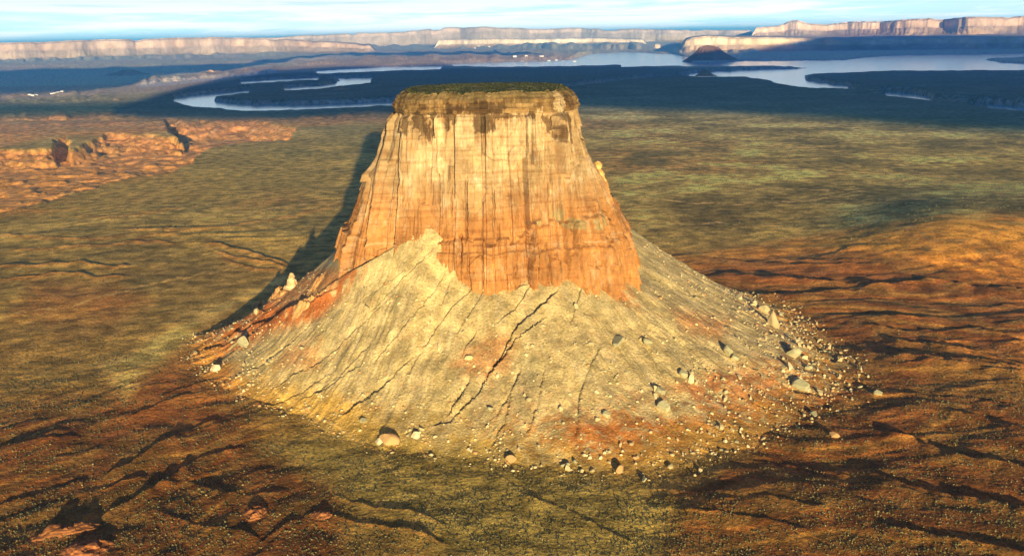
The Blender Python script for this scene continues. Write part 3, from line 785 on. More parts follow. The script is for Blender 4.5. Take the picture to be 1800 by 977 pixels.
cw = lerp(cw, np.broadcast_to(C(.22,.13,.06), cw.shape), cap*sm(.1, .45, fbm(S/4, ZZ/5, 4, 381))*.6)
va = ellipse_mask([(712,222,22,17),(728,216,14,14),(742,235,14,18),(757,210,8,14),(783,215,5,14),(793,212,10,14),(849,218,18,16),(866,222,9,16),(872,205,8,10),(700,212,14,18),(965,212,12,12),(975,222,14,12),(986,235,12,12),
                   (992,203,18,8),(1005,215,14,14),(1008,240,12,24),(935,206,8,8),(772,203,20,5),(905,205,30,4),(835,190,40,10),(790,192,30,8),(1005,180,16,14)], 391)
cw = lerp(cw, np.broadcast_to(varn, cw.shape), va*.8)
pa = ellipse_mask([(920,228,26,18),(815,225,14,26),(765,230,12,20),(900,270,26,26),(745,275,26,22),(870,250,12,20),(955,235,16,30),(690,275,16,14),(705,310,8,12),(770,300,14,20),(985,180,22,14)], 393)
cw = lerp(cw, np.broadcast_to(C(.86,.66,.38), cw.shape), pa*.7)
gr = ellipse_mask([(1045,390,26,10),(1010,395,22,8),(1060,340,6,26),(985,380,18,8),(950,392,8,5)], 395)
cw = lerp(cw, np.broadcast_to(C(.52,.42,.20), cw.shape), gr*.8)
lines = sm(.30, .05, np.abs(fbm(S/7, ZZ/60, 4, 383)))*sm(-.1, .3, fbm(S/25, ZZ/25, 3, 384))
cw = lerp(cw, cw*np.array([.62, .50, .42]), lines*.4)
cw = cw*(1 - .18*cap + cap*.45*(ic-.5))[..., None]*.86
cw = cw*(1+.12*(b2-.5)+.14*(b1-.5)+.16*(b3-.5))[..., None]
blot = fbm(S/18, ZZ/24, 5, 385, .65); strat = fbm(S/90, ZZ/3.2, 4, 386, .6)
cw = lerp(cw, cw*np.array([.66, .55, .46]), sm(.02, .4, blot)*.6*(1-.5*hb)*(1-cap))
cw = lerp(cw, cw*np.array([.80, .70, .62]), sm(.05, .35, strat)*.75)
cw = lerp(cw, cw*np.array([1.18, 1.25, 1.4]), sm(.15, .45, -strat)*.5)
stain = sm(.1, .45, fbm(S/3.5, ZZ/55, 4, 387)-.2*n1)*sm(zmid-30, zcap-20, ZZ)*(1-cap)
cw = lerp(cw, np.broadcast_to(C(.26,.19,.11), cw.shape), stain*.3)
cw = cw*.90
ic_ = int(np.searchsorted(zz, zcap))
il_ = int(np.searchsorted(zz, zled))
def strip(name, i0, i1):
    return grid_mesh(name, XB[i0:i1+1], YB[i0:i1+1], ZZ[i0:i1+1], M_CLIFF, cw[i0:i1+1], wrap=True, parent=butte, smooth=False)
tag(strip('lower_cliff', 0, il_), 'blocky orange foot of the wall')
tag(strip('cliff_wall', il_, ic_), 'tall yellow and orange fractured wall')
tag(strip('caprock', ic_, nz-1), 'thin brown bedded caprock with a broken rim')
# summit
ns = 90; fr_ = np.linspace(1, 0, ns)**0.8
RS = RB[-1][None, :]*fr_[:, None]; TS = np.broadcast_to(TH[-1], RS.shape)
XS = RS*np.cos(TS); YS = RS*np.sin(TS)
ZS = ZTOP - 1.0*sm(1, .97, fr_)[:, None] + rimz[None]*sm(.94, 1, fr_)[:, None] + 4.0*(1-fr_[:, None]**2)*np.ones_like(RS) + (1.4*fbm(XS/22, YS/22, 4, 401) + .8*fbm(XS/5, YS/5, 2, 403))*sm(1, .93, fr_)[:, None]
cs_ = lerp(np.broadcast_to(C(.10,.11,.045), RS.shape+(3,)), np.broadcast_to(C(.30,.24,.11), RS.shape+(3,)), sm(.05, .5, fbm(XS/18, YS/18, 4, 405)))
grid_mesh('summit', XS, YS, ZS, M_GROUND, cs_, wrap=True, parent=butte)
# pinnacle against the right edge
def lathe_rock(name, cx, cy, z0, prof, parent, mat, colr, seed, n=40, m_=50):
    hs = np.linspace(0, prof[-1][0], m_); rs = np.interp(hs, [p_[0] for p_ in prof], [p_[1] for p_ in prof])
    T, Hh = np.meshgrid(np.linspace(0, 2*math.pi, n, endpoint=False), hs); Rr = np.broadcast_to(rs[:, None], T.shape)
    f, e, i = cell(T*3/1.0+seed, Hh/3.5, seed)
    Rr = Rr*(1+.45*(i-.5)) + .25*np.sin(Hh*1.9)*sm(0, 2, rs)[:, None]
    X = cx+Rr*np.cos(T); Y = cy+Rr*np.sin(T)
    c = np.broadcast_to(np.array(colr), T.shape+(3,))*(1+.25*np.sin(Hh*.9+seed))[..., None]
    return grid_mesh(name, X, Y, z0+Hh, mat, c, wrap=True, parent=parent, smooth=False)
px_, pz_ = at_y(1054, 318, BY-10); pt = at_y(1054, 283, BY-10)[1]
lathe_rock('pinnacle', px_-BX-2, -10, pz_-16, [(0, 13), (12, 11), (20, 8), (27, 5.0), (30, 3.2), (33, 4.2), (pt-pz_+14.5, 3.0), (pt-pz_+16, 0.3)], butte, M_CLIFF, (.70, .40, .14), 5)

# scree skirt
tth = np.concatenate([np.linspace(-205, 25, 1150), np.linspace(25, 155, 90)[1:-1]]); ts = np.linspace(-0.04, 1.18, 560)
TT, TSs = np.meshgrid(np.radians(tth), ts)
degn = np.degrees(TT); zt_ = np.interp(degn, _ma, _mz); rc_ = butte_r(TT, zt_)-2; rt_ = np.interp(degn, _ta, _tr)
RT = rc_ + TSs*(rt_-rc_); XT = BX+RT*np.cos(TT); YT = BY+RT*np.sin(TT)
ZT, UT, VT, ST, RIB = talus(XT, YT, 'all')
n1 = fbm(XT/34, YT/34, 5, 501, .6); n2 = fbm(XT/9, YT/9, 4, 503, .6); n4 = fbm(TT*24+.5*n1, RT/80, 4, 505)
ct = lerp(np.broadcast_to(C(.62,.49,.205), TT.shape+(3,)), np.broadcast_to(C(.70,.56,.26), TT.shape+(3,)), sm(-.3, .4, n4))
ct = lerp(ct, np.broadcast_to(C(.46,.41,.19), ct.shape), sm(.0, .45, n1)*.5)
ct = lerp(ct, np.broadcast_to(C(.72,.62,.33), ct.shape), sm(.1, .5, fbm(TT*60, RT/40, 4, 507)+.3*n2)*.6)
ct = lerp(ct, np.broadcast_to(C(.62,.36,.14), ct.shape), sm(.15, .5, n2-.4*n1)*.35)
redp = np.zeros(TT.shape)
for p_, a_ in (([(1000,745),(1080,735),(1170,745),(1290,720),(1340,690),(1400,700),(1300,790),(1180,810),(1060,815),(990,790)], .8), ([(1180,680),(1260,650),(1360,650),(1440,700),(1380,730),(1240,720)], .55),
              ([(590,480),(640,480),(560,560),(470,590),(345,650),(300,630),(440,500),(500,470)], .95), ([(880,585),(910,590),(895,645),(870,670),(820,665),(790,645),(810,620)], .38), ([(1180,545),(1290,560),(1270,600),(1200,585)], .4),
              ([(500,620),(560,600),(560,650),(480,650)], .35), ([(1050,480),(1100,498),(1120,540),(1095,530)], .7)):
    redp = np.maximum(redp, poly_mask(UT, VT, p_, 14)*a_)
redp = np.maximum(redp, .75*sm(.5, .85, ST+.15*n1)*sm(R(-100), R(-70), TT)*sm(.0, .3, n2+n1*.5+.1))
redp = redp*sm(-.3, .2, n1*.6+n2+.15)
ct = lerp(ct, np.broadcast_to(C(.62,.185,.04), ct.shape), np.clip(redp*1.25, 0, .95))
pink = poly_mask(UT, VT, [(500,490),(590,470),(620,490),(560,530),(480,540),(470,520)], 8)
ct = lerp(ct, np.broadcast_to(C(.62,.34,.13), ct.shape), pink*.7)
# towards the toe the scree thins out over the soil of the plain
ps = ST + .22*n1 + .10*n2
toe = sm(.66, 1.0, ps + .16*poly_mask(UT, VT, [(330,640),(470,680),(640,720),(700,800),(560,800),(380,740)], 30))
zg, ug, vg, kg = plain(XT, YT, 'all')
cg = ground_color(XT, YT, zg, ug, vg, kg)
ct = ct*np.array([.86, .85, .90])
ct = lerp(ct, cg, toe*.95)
XL, YL = local(XT, YT)
grid_mesh('talus_slope', XL, YL, ZT, M_TALUS, ct, wrap=True, parent=butte)
print('butte done')

# ------------------------------------------------------------------ rocks
def ico(sub=1):
    bm = bmesh.new(); bmesh.ops.create_icosphere(bm, subdivisions=sub, radius=1)
    V = np.array([v.co[:] for v in bm.verts]); F = np.array([[v.index for v in f.verts] for f in bm.faces]); bm.free(); return V, F
IV2, IF2 = ico(3); IV1, IF1 = ico(1); IV0, IF0 = IV1, IF1
rng = np.random.default_rng(7)
def rock_shape(V, seed, blocky=.6, sq=(1, .9, .8)):
    rg = np.random.default_rng(seed); P = V.copy()
    for _ in range(9):                      # flat cut faces
        n = rg.normal(size=3); n /= np.linalg.norm(n); lim = rg.uniform(.28, .6)
        d = P@n; P = P - np.maximum(0, d-lim)[:, None]*n*min(1, blocky*1.33)
    P = P/np.linalg.norm(P, axis=1).mean()
    P = P*(1+.04*pn(P[:, 0]*3+seed, P[:, 1]*3+P[:, 2]*2, seed))[:, None]
    return P*np.array(sq)
protos = []
SH = [(1, .9, .85), (1.1, .8, 1.0), (.9, .9, 1.25), (1.2, .9, .7), (.8, .8, 1.4), (1.1, 1.0, .95)]
def rock_mesh(i, colr):
    V = rock_shape(IV2, 40+i, .75, SH[i % 6]); me = bpy.data.meshes.new('boulder')
    me.from_pydata(V.tolist(), [], IF2.tolist()); 
    a = me.color_attributes.new('albedo', 'FLOAT_COLOR', 'POINT'); c4 = np.ones((len(V), 4), np.float32); c4[:, :3] = colr
    a.data.foreach_set('color', c4.ravel()); me.materials.append(M_ROCK); return me
pale = [rock_mesh(i, c) for i, c in enumerate([(.58,.48,.27), (.56,.47,.26), (.66,.57,.37), (.52,.44,.24), (.58,.46,.26), (.44,.42,.25)])]
orange_m = [rock_mesh(i+6, c) for i, c in enumerate([(.52,.33,.15), (.50,.28,.12)])]
GROUP = 'boulders fallen on the scree around the butte'
def boulder(px, py, wpx, label, tall=1.0, mesh=None, wide=1.0, group=GROUP):
    wpx = wpx*(.84 if wpx > 9.5 else 1); x, y, z = hit(px, py)
    dist = math.sqrt(x*x+y*y+(z-H)**2); r = .5*wpx*dist/FPX
    o = bpy.data.objects.new('boulder', mesh or pale[rng.integers(6)]); COL.objects.link(o)
    o.scale = (r*wide, r, r*tall); o.rotation_euler = (rng.normal()*.12, rng.normal()*.12, rng.uniform(0, 6.3))
    o.location = (x, y, z + r*tall*.15)
    tag(o, label, 'boulder', group); return o
BL = [
 (1085,606,25,.8,1.3,0,'large pale flat-faced block alone in the middle of the scree'),
 (822,632,16,.9,1,0,'squarish cream block above a red patch left of the central gully'),
 (772,612,14,1.3,1,0,'pointed cream slab on the scree left of the squarish block'),
 (648,552,15,1.5,1,0,'tall pointed slab high on the left scree below the orange cliff'),
 (684,780,36,.9,1,7,'biggest orange-bottomed boulder at the front left toe of the scree'),
 (666,778,18,.9,1,1,'cream boulder touching the biggest orange one at the toe'),
 (730,768,17,1.3,1,0,'pale pointed boulder at the lower end of the dark gully'),
 (741,756,12,1,1,0,'small pale boulder just behind the pointed one by the dark gully'),
 (898,811,20,1,1,7,'round boulder with a tan foot alone on the olive ground at the front'),
 (1090,830,22,1,1,7,'orange-tinted boulder with a deep shadow at the red front toe'),
 (993,820,14,1,1,0,'pale boulder of a close pair left of the red front toe'),
 (1000,826,14,.9,1,0,'front boulder of the close pair at the red toe'),
 (1282,622,17,1.7,1,0,'tall narrow pale boulder high on the right scree'),
 (1293,632,12,1.2,1,0,'small boulder leaning by the tall narrow one on the right scree'),
 (1358,572,30,1.7,1,0,'tallest standing slab on the right skyline of the scree'),
 (1345,548,20,1.2,1,0,'rounded block up-slope of the tallest slab on the right skyline'),
 (1300,525,18,1.0,1,0,'rounded pale block highest along the right skyline'),
 (1322,535,16,1.0,1,0,'pale block between two others along the right skyline'),
 (1409,684,25,.9,1,5,'large grey-green boulder low on the right scree'),
 (1402,668,16,.8,1,0,'pale boulder right behind the grey-green one'),
 (1441,692,13,1.2,1,0,'white pointed stone right of the grey-green boulder'),
 (1213,668,16,1.7,1,0,'upright pale slab with a dark cleft beside it on the right scree'),
 (1203,662,15,1.4,1,0,'twin of the upright slab on the left of the dark cleft'),
 (1152,688,14,1.5,1,0,'narrow pale slab at the top of the cluster right of centre'),
 (1163,692,18,1.3,1,5,'grey-green slab in the cluster right of centre'),
 (1168,720,20,1.2,1,5,'lowest and largest boulder of the cluster right of centre'),
 (1152,700,13,1,1,0,'small pale stone on the left of the cluster right of centre'),
 (1266,752,13,1.3,1,0,'bright pale stone on the red patch at the lower right'),
 (378,650,20,1,1,0,'pale boulder farthest left at the foot of the scree'),
 (430,608,18,1.5,1,0,'pale pointed boulder on the crest at the left edge of the scree'),
 (453,549,13,1,1,0,'pale stone on the dark red ledge left of the orange cliff'),
 (983,720,13,1,1,0,'round white boulder low in the centre of the scree'),
 (927,706,14,.9,1,0,'cream boulder in the centre left of the round white one'),
 (874,662,10,1,1,0,'small white boulder at the foot of the central gully'),
 (862,722,12,1,1,0,'pale stone below the small white one at the central gully'),
 (1067,732,13,1.1,1,0,'pale stone right of a near twin at the top of the red patch'),
 (1052,738,12,1,1,0,'pale stone left of a near twin at the top of the red patch'),
 (1395,627,22,1.3,1,0,'pale block low on the right shoulder of the scree'),
 (1388,646,20,1.1,1,0,'broad pale block below another on the right shoulder'),
 (1010,541,12,1.2,1,0,'white stone high in the centre of the scree below the cliff'),
 (1140,606,20,1,1,0,'rounded pale boulder right of the flat-faced block'),
 (1130,600,12,1,1,0,'little pale stone between the flat-faced block and rounded boulder'),
 (1040,608,12,.8,1,0,'low pale stone left of the flat-faced block'),
 (1230,830,11,1,1,0,'lone white stone on dark soil right of the red toe'),
 (1180,822,13,1.1,1,0,'pale stone on dark soil at the red front toe'),
 (1132,846,10,1,1,0,'lowest white stone in front of the red toe'),
 (1466,768,15,1,1.2,7,'orange-tan stone alone on dark soil at the far right toe'),
 (1544,694,13,.8,1,5,'grey stone farthest out on the dark ridge at the right'),
 (1432,732,12,1.1,1,0,'white stone in rubble at the lower right edge of the scree'),
 (640,742,13,.9,1,5,'grey-green boulder low on the left scree above the toe'),
 (826,792,9,1,1,0,'small pale stone at the toe left of the round tan-footed boulder'),
 (470,640,9,1,1,0,'pale stone near the left foot of the scree'),
 (530,614,10,1,1,0,'pale stone on the left scree under the red crest'),
]
for px, py, w, tall, wide, mi, lab in BL:
    boulder(px, py, w, lab, tall, {0: None, 1: pale[2], 5: pale[5], 7: orange_m[0]}[mi], wide)
ZONES = [  # polygon, count, min, max width px, label
 ([(1000,780),(1130,770),(1290,745),(1380,745),(1370,775),(1240,810),(1130,830),(1000,830)], 48, 3.5, 8, 'pale rubble block in the crowded band at the red front toe'),
 ([(1300,520),(1450,590),(1520,650),(1510,700),(1420,650),(1330,560)], 55, 4.5, 10, 'pale block in the rubble strewn along the right edge of the scree'),
 ([(1200,600),(1400,640),(1460,740),(1330,740),(1220,690)], 40, 4, 9, 'pale block scattered over the lower right scree'),
 ([(380,610),(560,640),(640,720),(560,720),(420,690),(360,650)], 24, 3.5, 7, 'small pale block near the left foot of the scree'),
 ([(640,720),(900,720),(980,800),(760,790)], 16, 3.5, 7, 'small pale block along the front toe left of centre'),
 ([(700,560),(1000,560),(1150,700),(800,700)], 62, 3, 7, 'small cream block dotted over the middle of the scree'),
]
def in_poly(p, poly):
    ins = False; n = len(poly)
    for i in range(n):
        ax, ay = poly[i]; bx, by = poly[(i+1) % n]
        if (ay > p[1]) != (by > p[1]) and p[0] < (bx-ax)*(p[1]-ay)/(by-ay)+ax: ins = not ins
    return ins
for poly, n, a, b, lab in ZONES:
    xs = [q[0] for q in poly]; ys = [q[1] for q in poly]; k = 0
    while k < n:
        p_ = (rng.uniform(min(xs), max(xs)), rng.uniform(min(ys), max(ys)))
        if not in_poly(p_, poly): continue
        k += 1; w = a + (b-a)*rng.random()**2.2
        boulder(p_[0], p_[1], w, lab, rng.uniform(.8, 1.4), group=GROUP)

# countless small stones
def scatter(name, P, rad, mat, cols, shape_seed, V0, F0, squash=(1, 1, .8), lift=.05, label=None, parent=None, jitter=.25):
    n = len(P); k = len(V0)
    rg = np.random.default_rng(shape_seed)
    rot = rg.uniform(0, 2*math.pi, n); c, s = np.cos(rot), np.sin(rot)
    V = V0[None]*(1+jitter*rg.normal(size=(n, k, 1)))*np.array(squash)*rg.uniform(.65, 1.3, size=(n, 1, 3))
    V = V*rad[:, None, None]
    x = V[..., 0]*c[:, None]-V[..., 1]*s[:, None]; y = V[..., 0]*s[:, None]+V[..., 1]*c[:, None]
    V = np.stack([x, y, V[..., 2]+rad[:, None]*lift], -1) + P[:, None, :]
    F = (F0[None] + (np.arange(n)*k)[:, None, None]).reshape(-1, F0.shape[1])
    col = np.repeat(cols, k, 0)
    o = tri_mesh(name, V.reshape(-1, 3), F, mat, parent, col)
    return tag(o, label, kind='stuff')
def rand_polar(n, f_keep):
    a = rng.uniform(R(-205), R(25), n); s = rng.uniform(0.02, 1.12, n)**.75
    d = np.degrees(a); zt = np.interp(d, _ma, _mz); rc = butte_r(a, zt); rt = np.interp(d, _ta, _tr)
    r = rc + s*(rt-rc); x = BX+r*np.cos(a); y = BY+r*np.sin(a)
    k = rng.random(n) < f_keep(x, y, s, a); return x[k], y[k], s[k]
def keep(x, y, s, a):
    n = fbm(x/30, y/30, 4, 601); m_ = fbm(a*12, s*3, 3, 603)
    right = sm(R(-95), R(-40), a)
    return np.clip((.28+.22*sm(.4, .9, s)+.5*right*sm(.3, .8, s)) * (.35+1.3*sm(-.15, .45, n+m_*.6)), 0, 1)*sm(1.12, .98, s+.08*n)
x, y, s = rand_polar(40000, keep)
z = surf(x, y); rad = .28 + 1.5*rng.random(len(x))**7
base_c = np.array([.56,.47,.26])*(1+.18*rng.normal(size=(len(x), 1))); base_c = np.where(rng.random((len(x), 1)) < .15, np.array([.6,.33,.14]), base_c)
scatter('rubble', np.stack([x, y, z], -1), rad, M_ROCK, np.clip(base_c, .1, .9), 3, IV0, IF0, label='small pale stones strewn thickly over the scree')
print('rubble', len(x))

# desert scrub on the plain and on the summit
octv = np.array([[1,0,0],[0,1,0],[-1,0,0],[0,-1,0],[0,0,1.0],[.5,.5,.6],[-.5,.4,.7],[0,-.5,.5]]); 
octf = np.array([[0,5,3],[0,1,5],[1,6,5],[1,2,6],[2,7,6],[2,3,7],[3,5,7],[5,6,4],[6,7,4],[7,5,4]])
n = 210000
q_ = rng.random(n); vv = np.where(q_ < .3, rng.uniform(700, 1100, n), np.where(q_ < .58, rng.uniform(380, 720, n), rng.uniform(232, 420, n))); uu = rng.uniform(-120, 1920, n)
dirs = _f[None] + _rt[None]*((uu-900)/FPX)[:, None] + _up[None]*((488.5-vv)/FPX)[:, None]
tt_ = -H/dirs[:, 2]; x = dirs[:, 0]*tt_; y = dirs[:, 1]*tt_
_, s_, _, _ = talus_base(x, y)
kk = (s_ > .98) & (rng.random(n) < np.clip(.45 + .9*fbm(x/70, y/50, 4, 611) - .3*(vv < 600), 0.04, 1)); kk &= poly_mask(uu, vv, BASIN, 3) < .5; x, y = x[kk], y[kk]; vv = vv[kk]
z = surf(x, y); rad = rng.uniform(.3, .95, len(x))*np.interp(vv, [232, 420, 520], [2.2, 1.5, 1.0])
cc = np.array([.21,.19,.08])*(1+.3*rng.normal(size=(len(x), 1)))
scatter('desert_scrub', np.stack([x, y, z], -1), rad, M_SCRUB, np.clip(cc, .03, .4), 5, octv, octf, squash=(1, 1, .85), lift=-.05, label='low sage bushes dotted over the desert plain')
print('scrub', len(x))
# summit bushes: part of the butte
a = rng.uniform(0, 2*math.pi, 5200); q = np.sqrt(rng.random(5200))*.97
zt = np.full(a.shape, ZTOP); r_ = butte_r(a, zt)*q; x = r_*np.cos(a); y = r_*np.sin(a)
z = ZTOP - 1 + 4.0*(1-q**2) + 1.4*fbm(x/22, y/22, 4, 401)
kp = fbm(x/20, y/20, 4, 613) > -.08; x, y, z = x[kp], y[kp], z[kp]
cc = np.array([.06,.066,.028])*(1+.3*rng.normal(size=(len(x), 1)))
scatter('summit_scrub', np.stack([x, y, z], -1), rng.uniform(.5, 1.4, len(x)), M_SCRUB, np.clip(cc, .02, .4), 9, octv, octf, label='dark green brush covering the flat top', parent=butte)

# hoodoo on the left ledge
hx, hy, hz = hit(514, 506)
hd = empty('hoodoo', (hx, hy, hz-1), 'pale stepped rock pinnacle standing on the ledge left of the tower', 'rock pinnacle')
lathe_rock('pillar', 0, 0, 0, [(0, 9), (4, 7), (7, 4.5), (9, 4.8), (12, 3), (14, 3.2), (17, 1.8), (18, .2)], hd, M_CLIFF, (.74, .50, .27), 11)
def crag(px, py, wpx, dpx, hgt, lab, grp, colr, seed, rot=0.0):
    """a jointed rock outcrop: stepped blocks on an uneven footprint"""
    x, y, z = hit(px, py); d = math.sqrt(x*x+y*y+(H-z)**2); rx = wpx*d/FPX/2; ry = dpx*d/FPX/2/math.sin(math.atan2(H-z, math.hypot(x, y)))
    n = 90; g = np.linspace(-1.15, 1.15, n); X, Y = np.meshgrid(g*rx, g*ry)
    q = np.hypot(X/rx, Y/ry) + .35*fbm(X/(rx*.6)+seed, Y/(ry*.6), 3, seed)
    f, e, i_ = cell(X/(rx*.34)+seed, Y/(rx*.34), seed)
    Zg = sm(1.0, .75, q)*(.35+.65*sm(.9, .2, q))*hgt*(.55+.75*i_) + .4*fbm(X/2.5, Y/2.5, 3, seed)
    Zg = np.floor(Zg/1.1)*1.1*.7+Zg*.3 - 3*sm(.9, 1.1, q) + .25*Y/ry
    xr = X*math.cos(rot)-Y*math.sin(rot); yr = X*math.sin(rot)+Y*math.cos(rot)
    gz = surf(x+xr, y+yr)-z
    c = np.broadcast_to(C(*colr), X.shape+(3,))*(1+.35*(i_-.5)+.25*fbm(X/4, Y/4, 3, seed))[..., None]
    o = grid_mesh('outcrop', xr, yr, Zg+gz, M_CLIFF, c, smooth=False); o.location = (x, y, z); tag(o, lab, 'outcrop', grp)
G1 = 'outcrops on the left ledge'; G2 = 'outcrops in the left foreground'; oc = (.62, .33, .12)
crag(492,520,44,22,9,'squat orange outcrop just left of the pale stepped pinnacle',G1,oc,3,.3)
crag(535,532,50,16,3.5,'broad tan outcrop below the pinnacle on the left ledge',G1,(.60,.34,.13),5,-.2)
crag(462,538,40,10,5,'small tan outcrop farthest left on the ledge',G1,oc,7,.3)
crag(556,498,40,12,3,'rounded orange outcrop between the pinnacle and the tower wall',G1,oc,9,.2)
oc2 = (.34, .14, .05)
crag(450,903,46,26,3.5,'jagged orange outcrop in the left foreground',G2,oc2,13,.2)
crag(150,968,90,34,3.2,'bright orange outcrop at the bottom left corner',G2,(.44,.17,.06),15,.1)
crag(112,932,110,18,3.2,'long orange ledge above the bottom left outcrop',G2,(.34,.14,.05),17,.45)
crag(566,905,44,16,2.2,'low rust outcrop at the bottom left of the olive flat',G2,oc2,19,.2)

# ------------------------------------------------------------------ far mesas
def mesa(name, D0, tops, zbase, label, back=6000, prom=500, wl=1400, seed=0, cliff=.55, colt=(.62,.44,.30), colc=(.72,.52,.38), n=700, cat='mesa', talus_w=350, small=60, end=12):
    pxs = np.linspace(tops[0][0], tops[-1][0], n); yt = np.interp(pxs, [a[0] for a in tops], [a[1] for a in tops])
    dx = np.array([ray(p, 60) for p in pxs]); hx = dx[:, 0]/np.hypot(dx[:, 0], dx[:, 1]); hy = dx[:, 1]/np.hypot(dx[:, 0], dx[:, 1])
    along = hx*D0
    dtop = np.array([ray(p, q) for p, q in zip(pxs, yt)]); ztop = H + dtop[:, 2]/np.hypot(dtop[:, 0], dtop[:, 1])*(D0+talus_w)
    ztop = ztop + (ztop-zbase)*(.14*fbm(along/1500, along*0, 4, seed+5) - .10*sm(.1, .3, fbm(along/900, along*0+7, 3, seed+6)))
    e = sm(tops[0][0], tops[0][0]+end, pxs)*sm(tops[-1][0], tops[-1][0]-end, pxs)
    ztop = zbase + (ztop-zbase)*(e*.9+.1*(e > 0))
    P = prom*(fbm(along/wl, along*0+seed, 3, seed)) + prom*.5*(np.abs(pn(along/(wl*.45), along*0+seed*2.3, seed+1))*2-.5)
    offs = [-.6, 0, .25, .5, .75, .95, 1.0, 1.03, 1.06, 1.10, 1.2, 1.35, 1.37, 1.42, 2.0]
    fz = [-.1, 0, .06, .14, .26, 1-cliff, 1-cliff+.04, 1-.6*cliff, 1-.3*cliff, 1-.15*cliff, 1-.13*cliff, 1-.10*cliff, .99, 1.0, 1.0]
    rows = len(offs); X = np.zeros((rows+2, n)); Y = X.copy(); Z = X.copy()
    for k in range(rows):
        sh = P*min(1, .35+.7*max(0, offs[k])) + small*fbm(along/180, along*0+offs[k]*2, 3, seed+9)*(.4+offs[k]*.6) + small*.8*ridged(along/90, along*0+k*.25, 2, seed+13)*(k in (2, 3, 4, 5))
        d = D0 + offs[k]*talus_w - sh
        X[k] = hx*d; Y[k] = hy*d; Z[k] = zbase + (ztop-zbase)*fz[k]
    for q, (bo, zf) in enumerate(((back*.5, .99), (back, .85))):
        d = D0+talus_w*2+bo; X[rows+q] = hx*d; Y[rows+q] = hy*d; Z[rows+q] = zbase+(ztop-zbase)*zf
    fzz = np.array(fz+[1, 1])[:, None]*np.ones((1, n))
    nn = fbm(along[None]/300+0*fzz, fzz*7+seed, 4, seed+21)
    c = lerp(np.broadcast_to(C(*colt), fzz.shape+(3,)), np.broadcast_to(C(*colc), fzz.shape+(3,)), sm(1-cliff-.05, 1-cliff+.05, fzz))
    c = c*(1+.25*nn[..., None])
    o = grid_mesh(name, X, Y, Z, M_MESA, c, smooth=False)
    return tag(o, label, cat)
mesa('mesa', 23000, [(-420,84),(-150,80),(0,75),(90,73),(180,70),(260,68.5),(430,66),(500,69),(580,74),(660,80)], 0, 'long pink cliff-sided mesa on the left horizon', seed=3, prom=1300, wl=2600, back=9000, cliff=.5, small=50, colt=(.52,.40,.29), colc=(.62,.45,.34))
mesa('mesa', 34000, [(300,78),(380,70),(500,65),(600,59),(700,57),(780,49),(850,47.5),(930,50),(1050,51),(1200,52),(1330,54)], 0, 'pale far mesa behind the lake in the middle of the horizon', seed=9, prom=1600, wl=3500, back=12000, cliff=.3, small=50, colt=(.54,.43,.32), colc=(.60,.46,.36))
mesa('mesa', 26500, [(760,70),(820,69),(900,68.5),(1000,68),(1060,67),(1140,70)], 0, 'low cream cliff in front of the middle horizon mesa', seed=15, prom=500, wl=1800, back=5000, colc=(.85,.70,.50))
mesa('mesa', 24500, [(1318,50),(1335,48),(1370,45),(1388,37),(1400,36),(1420,42),(1450,43),(1490,38),(1560,36),(1600,34),(1680,31),(1750,30),(1860,27),(2150,22)], 150, 'tallest stepped mesa on the right horizon with blue side valleys', seed=22, prom=1500, wl=2200, back=9000, talus_w=500, small=120)
mesa('mesa', 16500, [(1195,74),(1215,67),(1245,64),(1300,66),(1400,68),(1500,68),(1600,67),(1800,65),(2100,62)], 0, 'lower flat cliff band below the tallest mesa at the right shore', seed=29, prom=600, wl=1300, back=9500, talus_w=260, colc=(.78,.60,.40))

def hill(px, py, wpx, hpx, label, zb=0, peak=.4, seed=1, colr=(.40, .24, .17), cat='butte', flat=.35, name='butte'):
    x, y = gp(px, py, zb); d = math.hypot(x, y); w = wpx*d/FPX/2; h = hpx*d/FPX
    n, m_ = 90, 30
    T, Sx = np.meshgrid(np.linspace(0, 2*math.pi, n, endpoint=False), np.linspace(1.15, 0, m_))
    rib = 1+.14*ridged(T*4, Sx*0+seed, 3, seed)+.1*fbm(T*1.3, Sx*2, 3, seed+3)
    Rr = Sx*w*rib
    zf = np.interp(Sx, [0, flat*.5, flat, .55, .75, 1.15], [1, .97, .85, .5, .25, -.1])
    X = Rr*np.cos(T) - (1-Sx)*w*(.5-peak)*1.2; Y = Rr*np.sin(T)*.8
    Z = h*zf*(1+.08*fbm(T*3, Sx*6, 3, seed+7))
    c = np.broadcast_to(C(*colr), T.shape+(3,))*(1+.3*fbm(T*3, zf*5, 3, seed+8))[..., None]
    o = grid_mesh(name, X, Y, Z, M_MESA, c, wrap=True, smooth=False); o.location = (x, y, zb); tag(o, label, cat)
    return o
hill(1250, 107, 84, 25, 'dark rounded butte standing at the far shore of the lake', zb=-20, peak=.35, seed=3)
hill(1240, 133, 30, 9, 'tiny dark pointed hill on the near lake shore', zb=-4, seed=5)
hill(1156, 88.5, 17, 10, 'lone pale sandstone dome by the far arm of the lake', zb=-20, seed=8, colr=(.80, .62, .45), flat=.6)
hill(372, 132, 22, 8, 'small pink conical hill on the left far plain', seed=11, colr=(.66, .42, .28))
hill(227, 131, 60, 7, 'low pink hill on the far left plain', seed=13, colr=(.62, .42, .28))
hill(205, 177/1.0, 18, 4, 'small rocky rise beyond the left canyon', seed=17, colr=(.35, .26, .17))
hill(600, 158, 26, 7, 'small dark pointed hill between the river arms', seed=19)
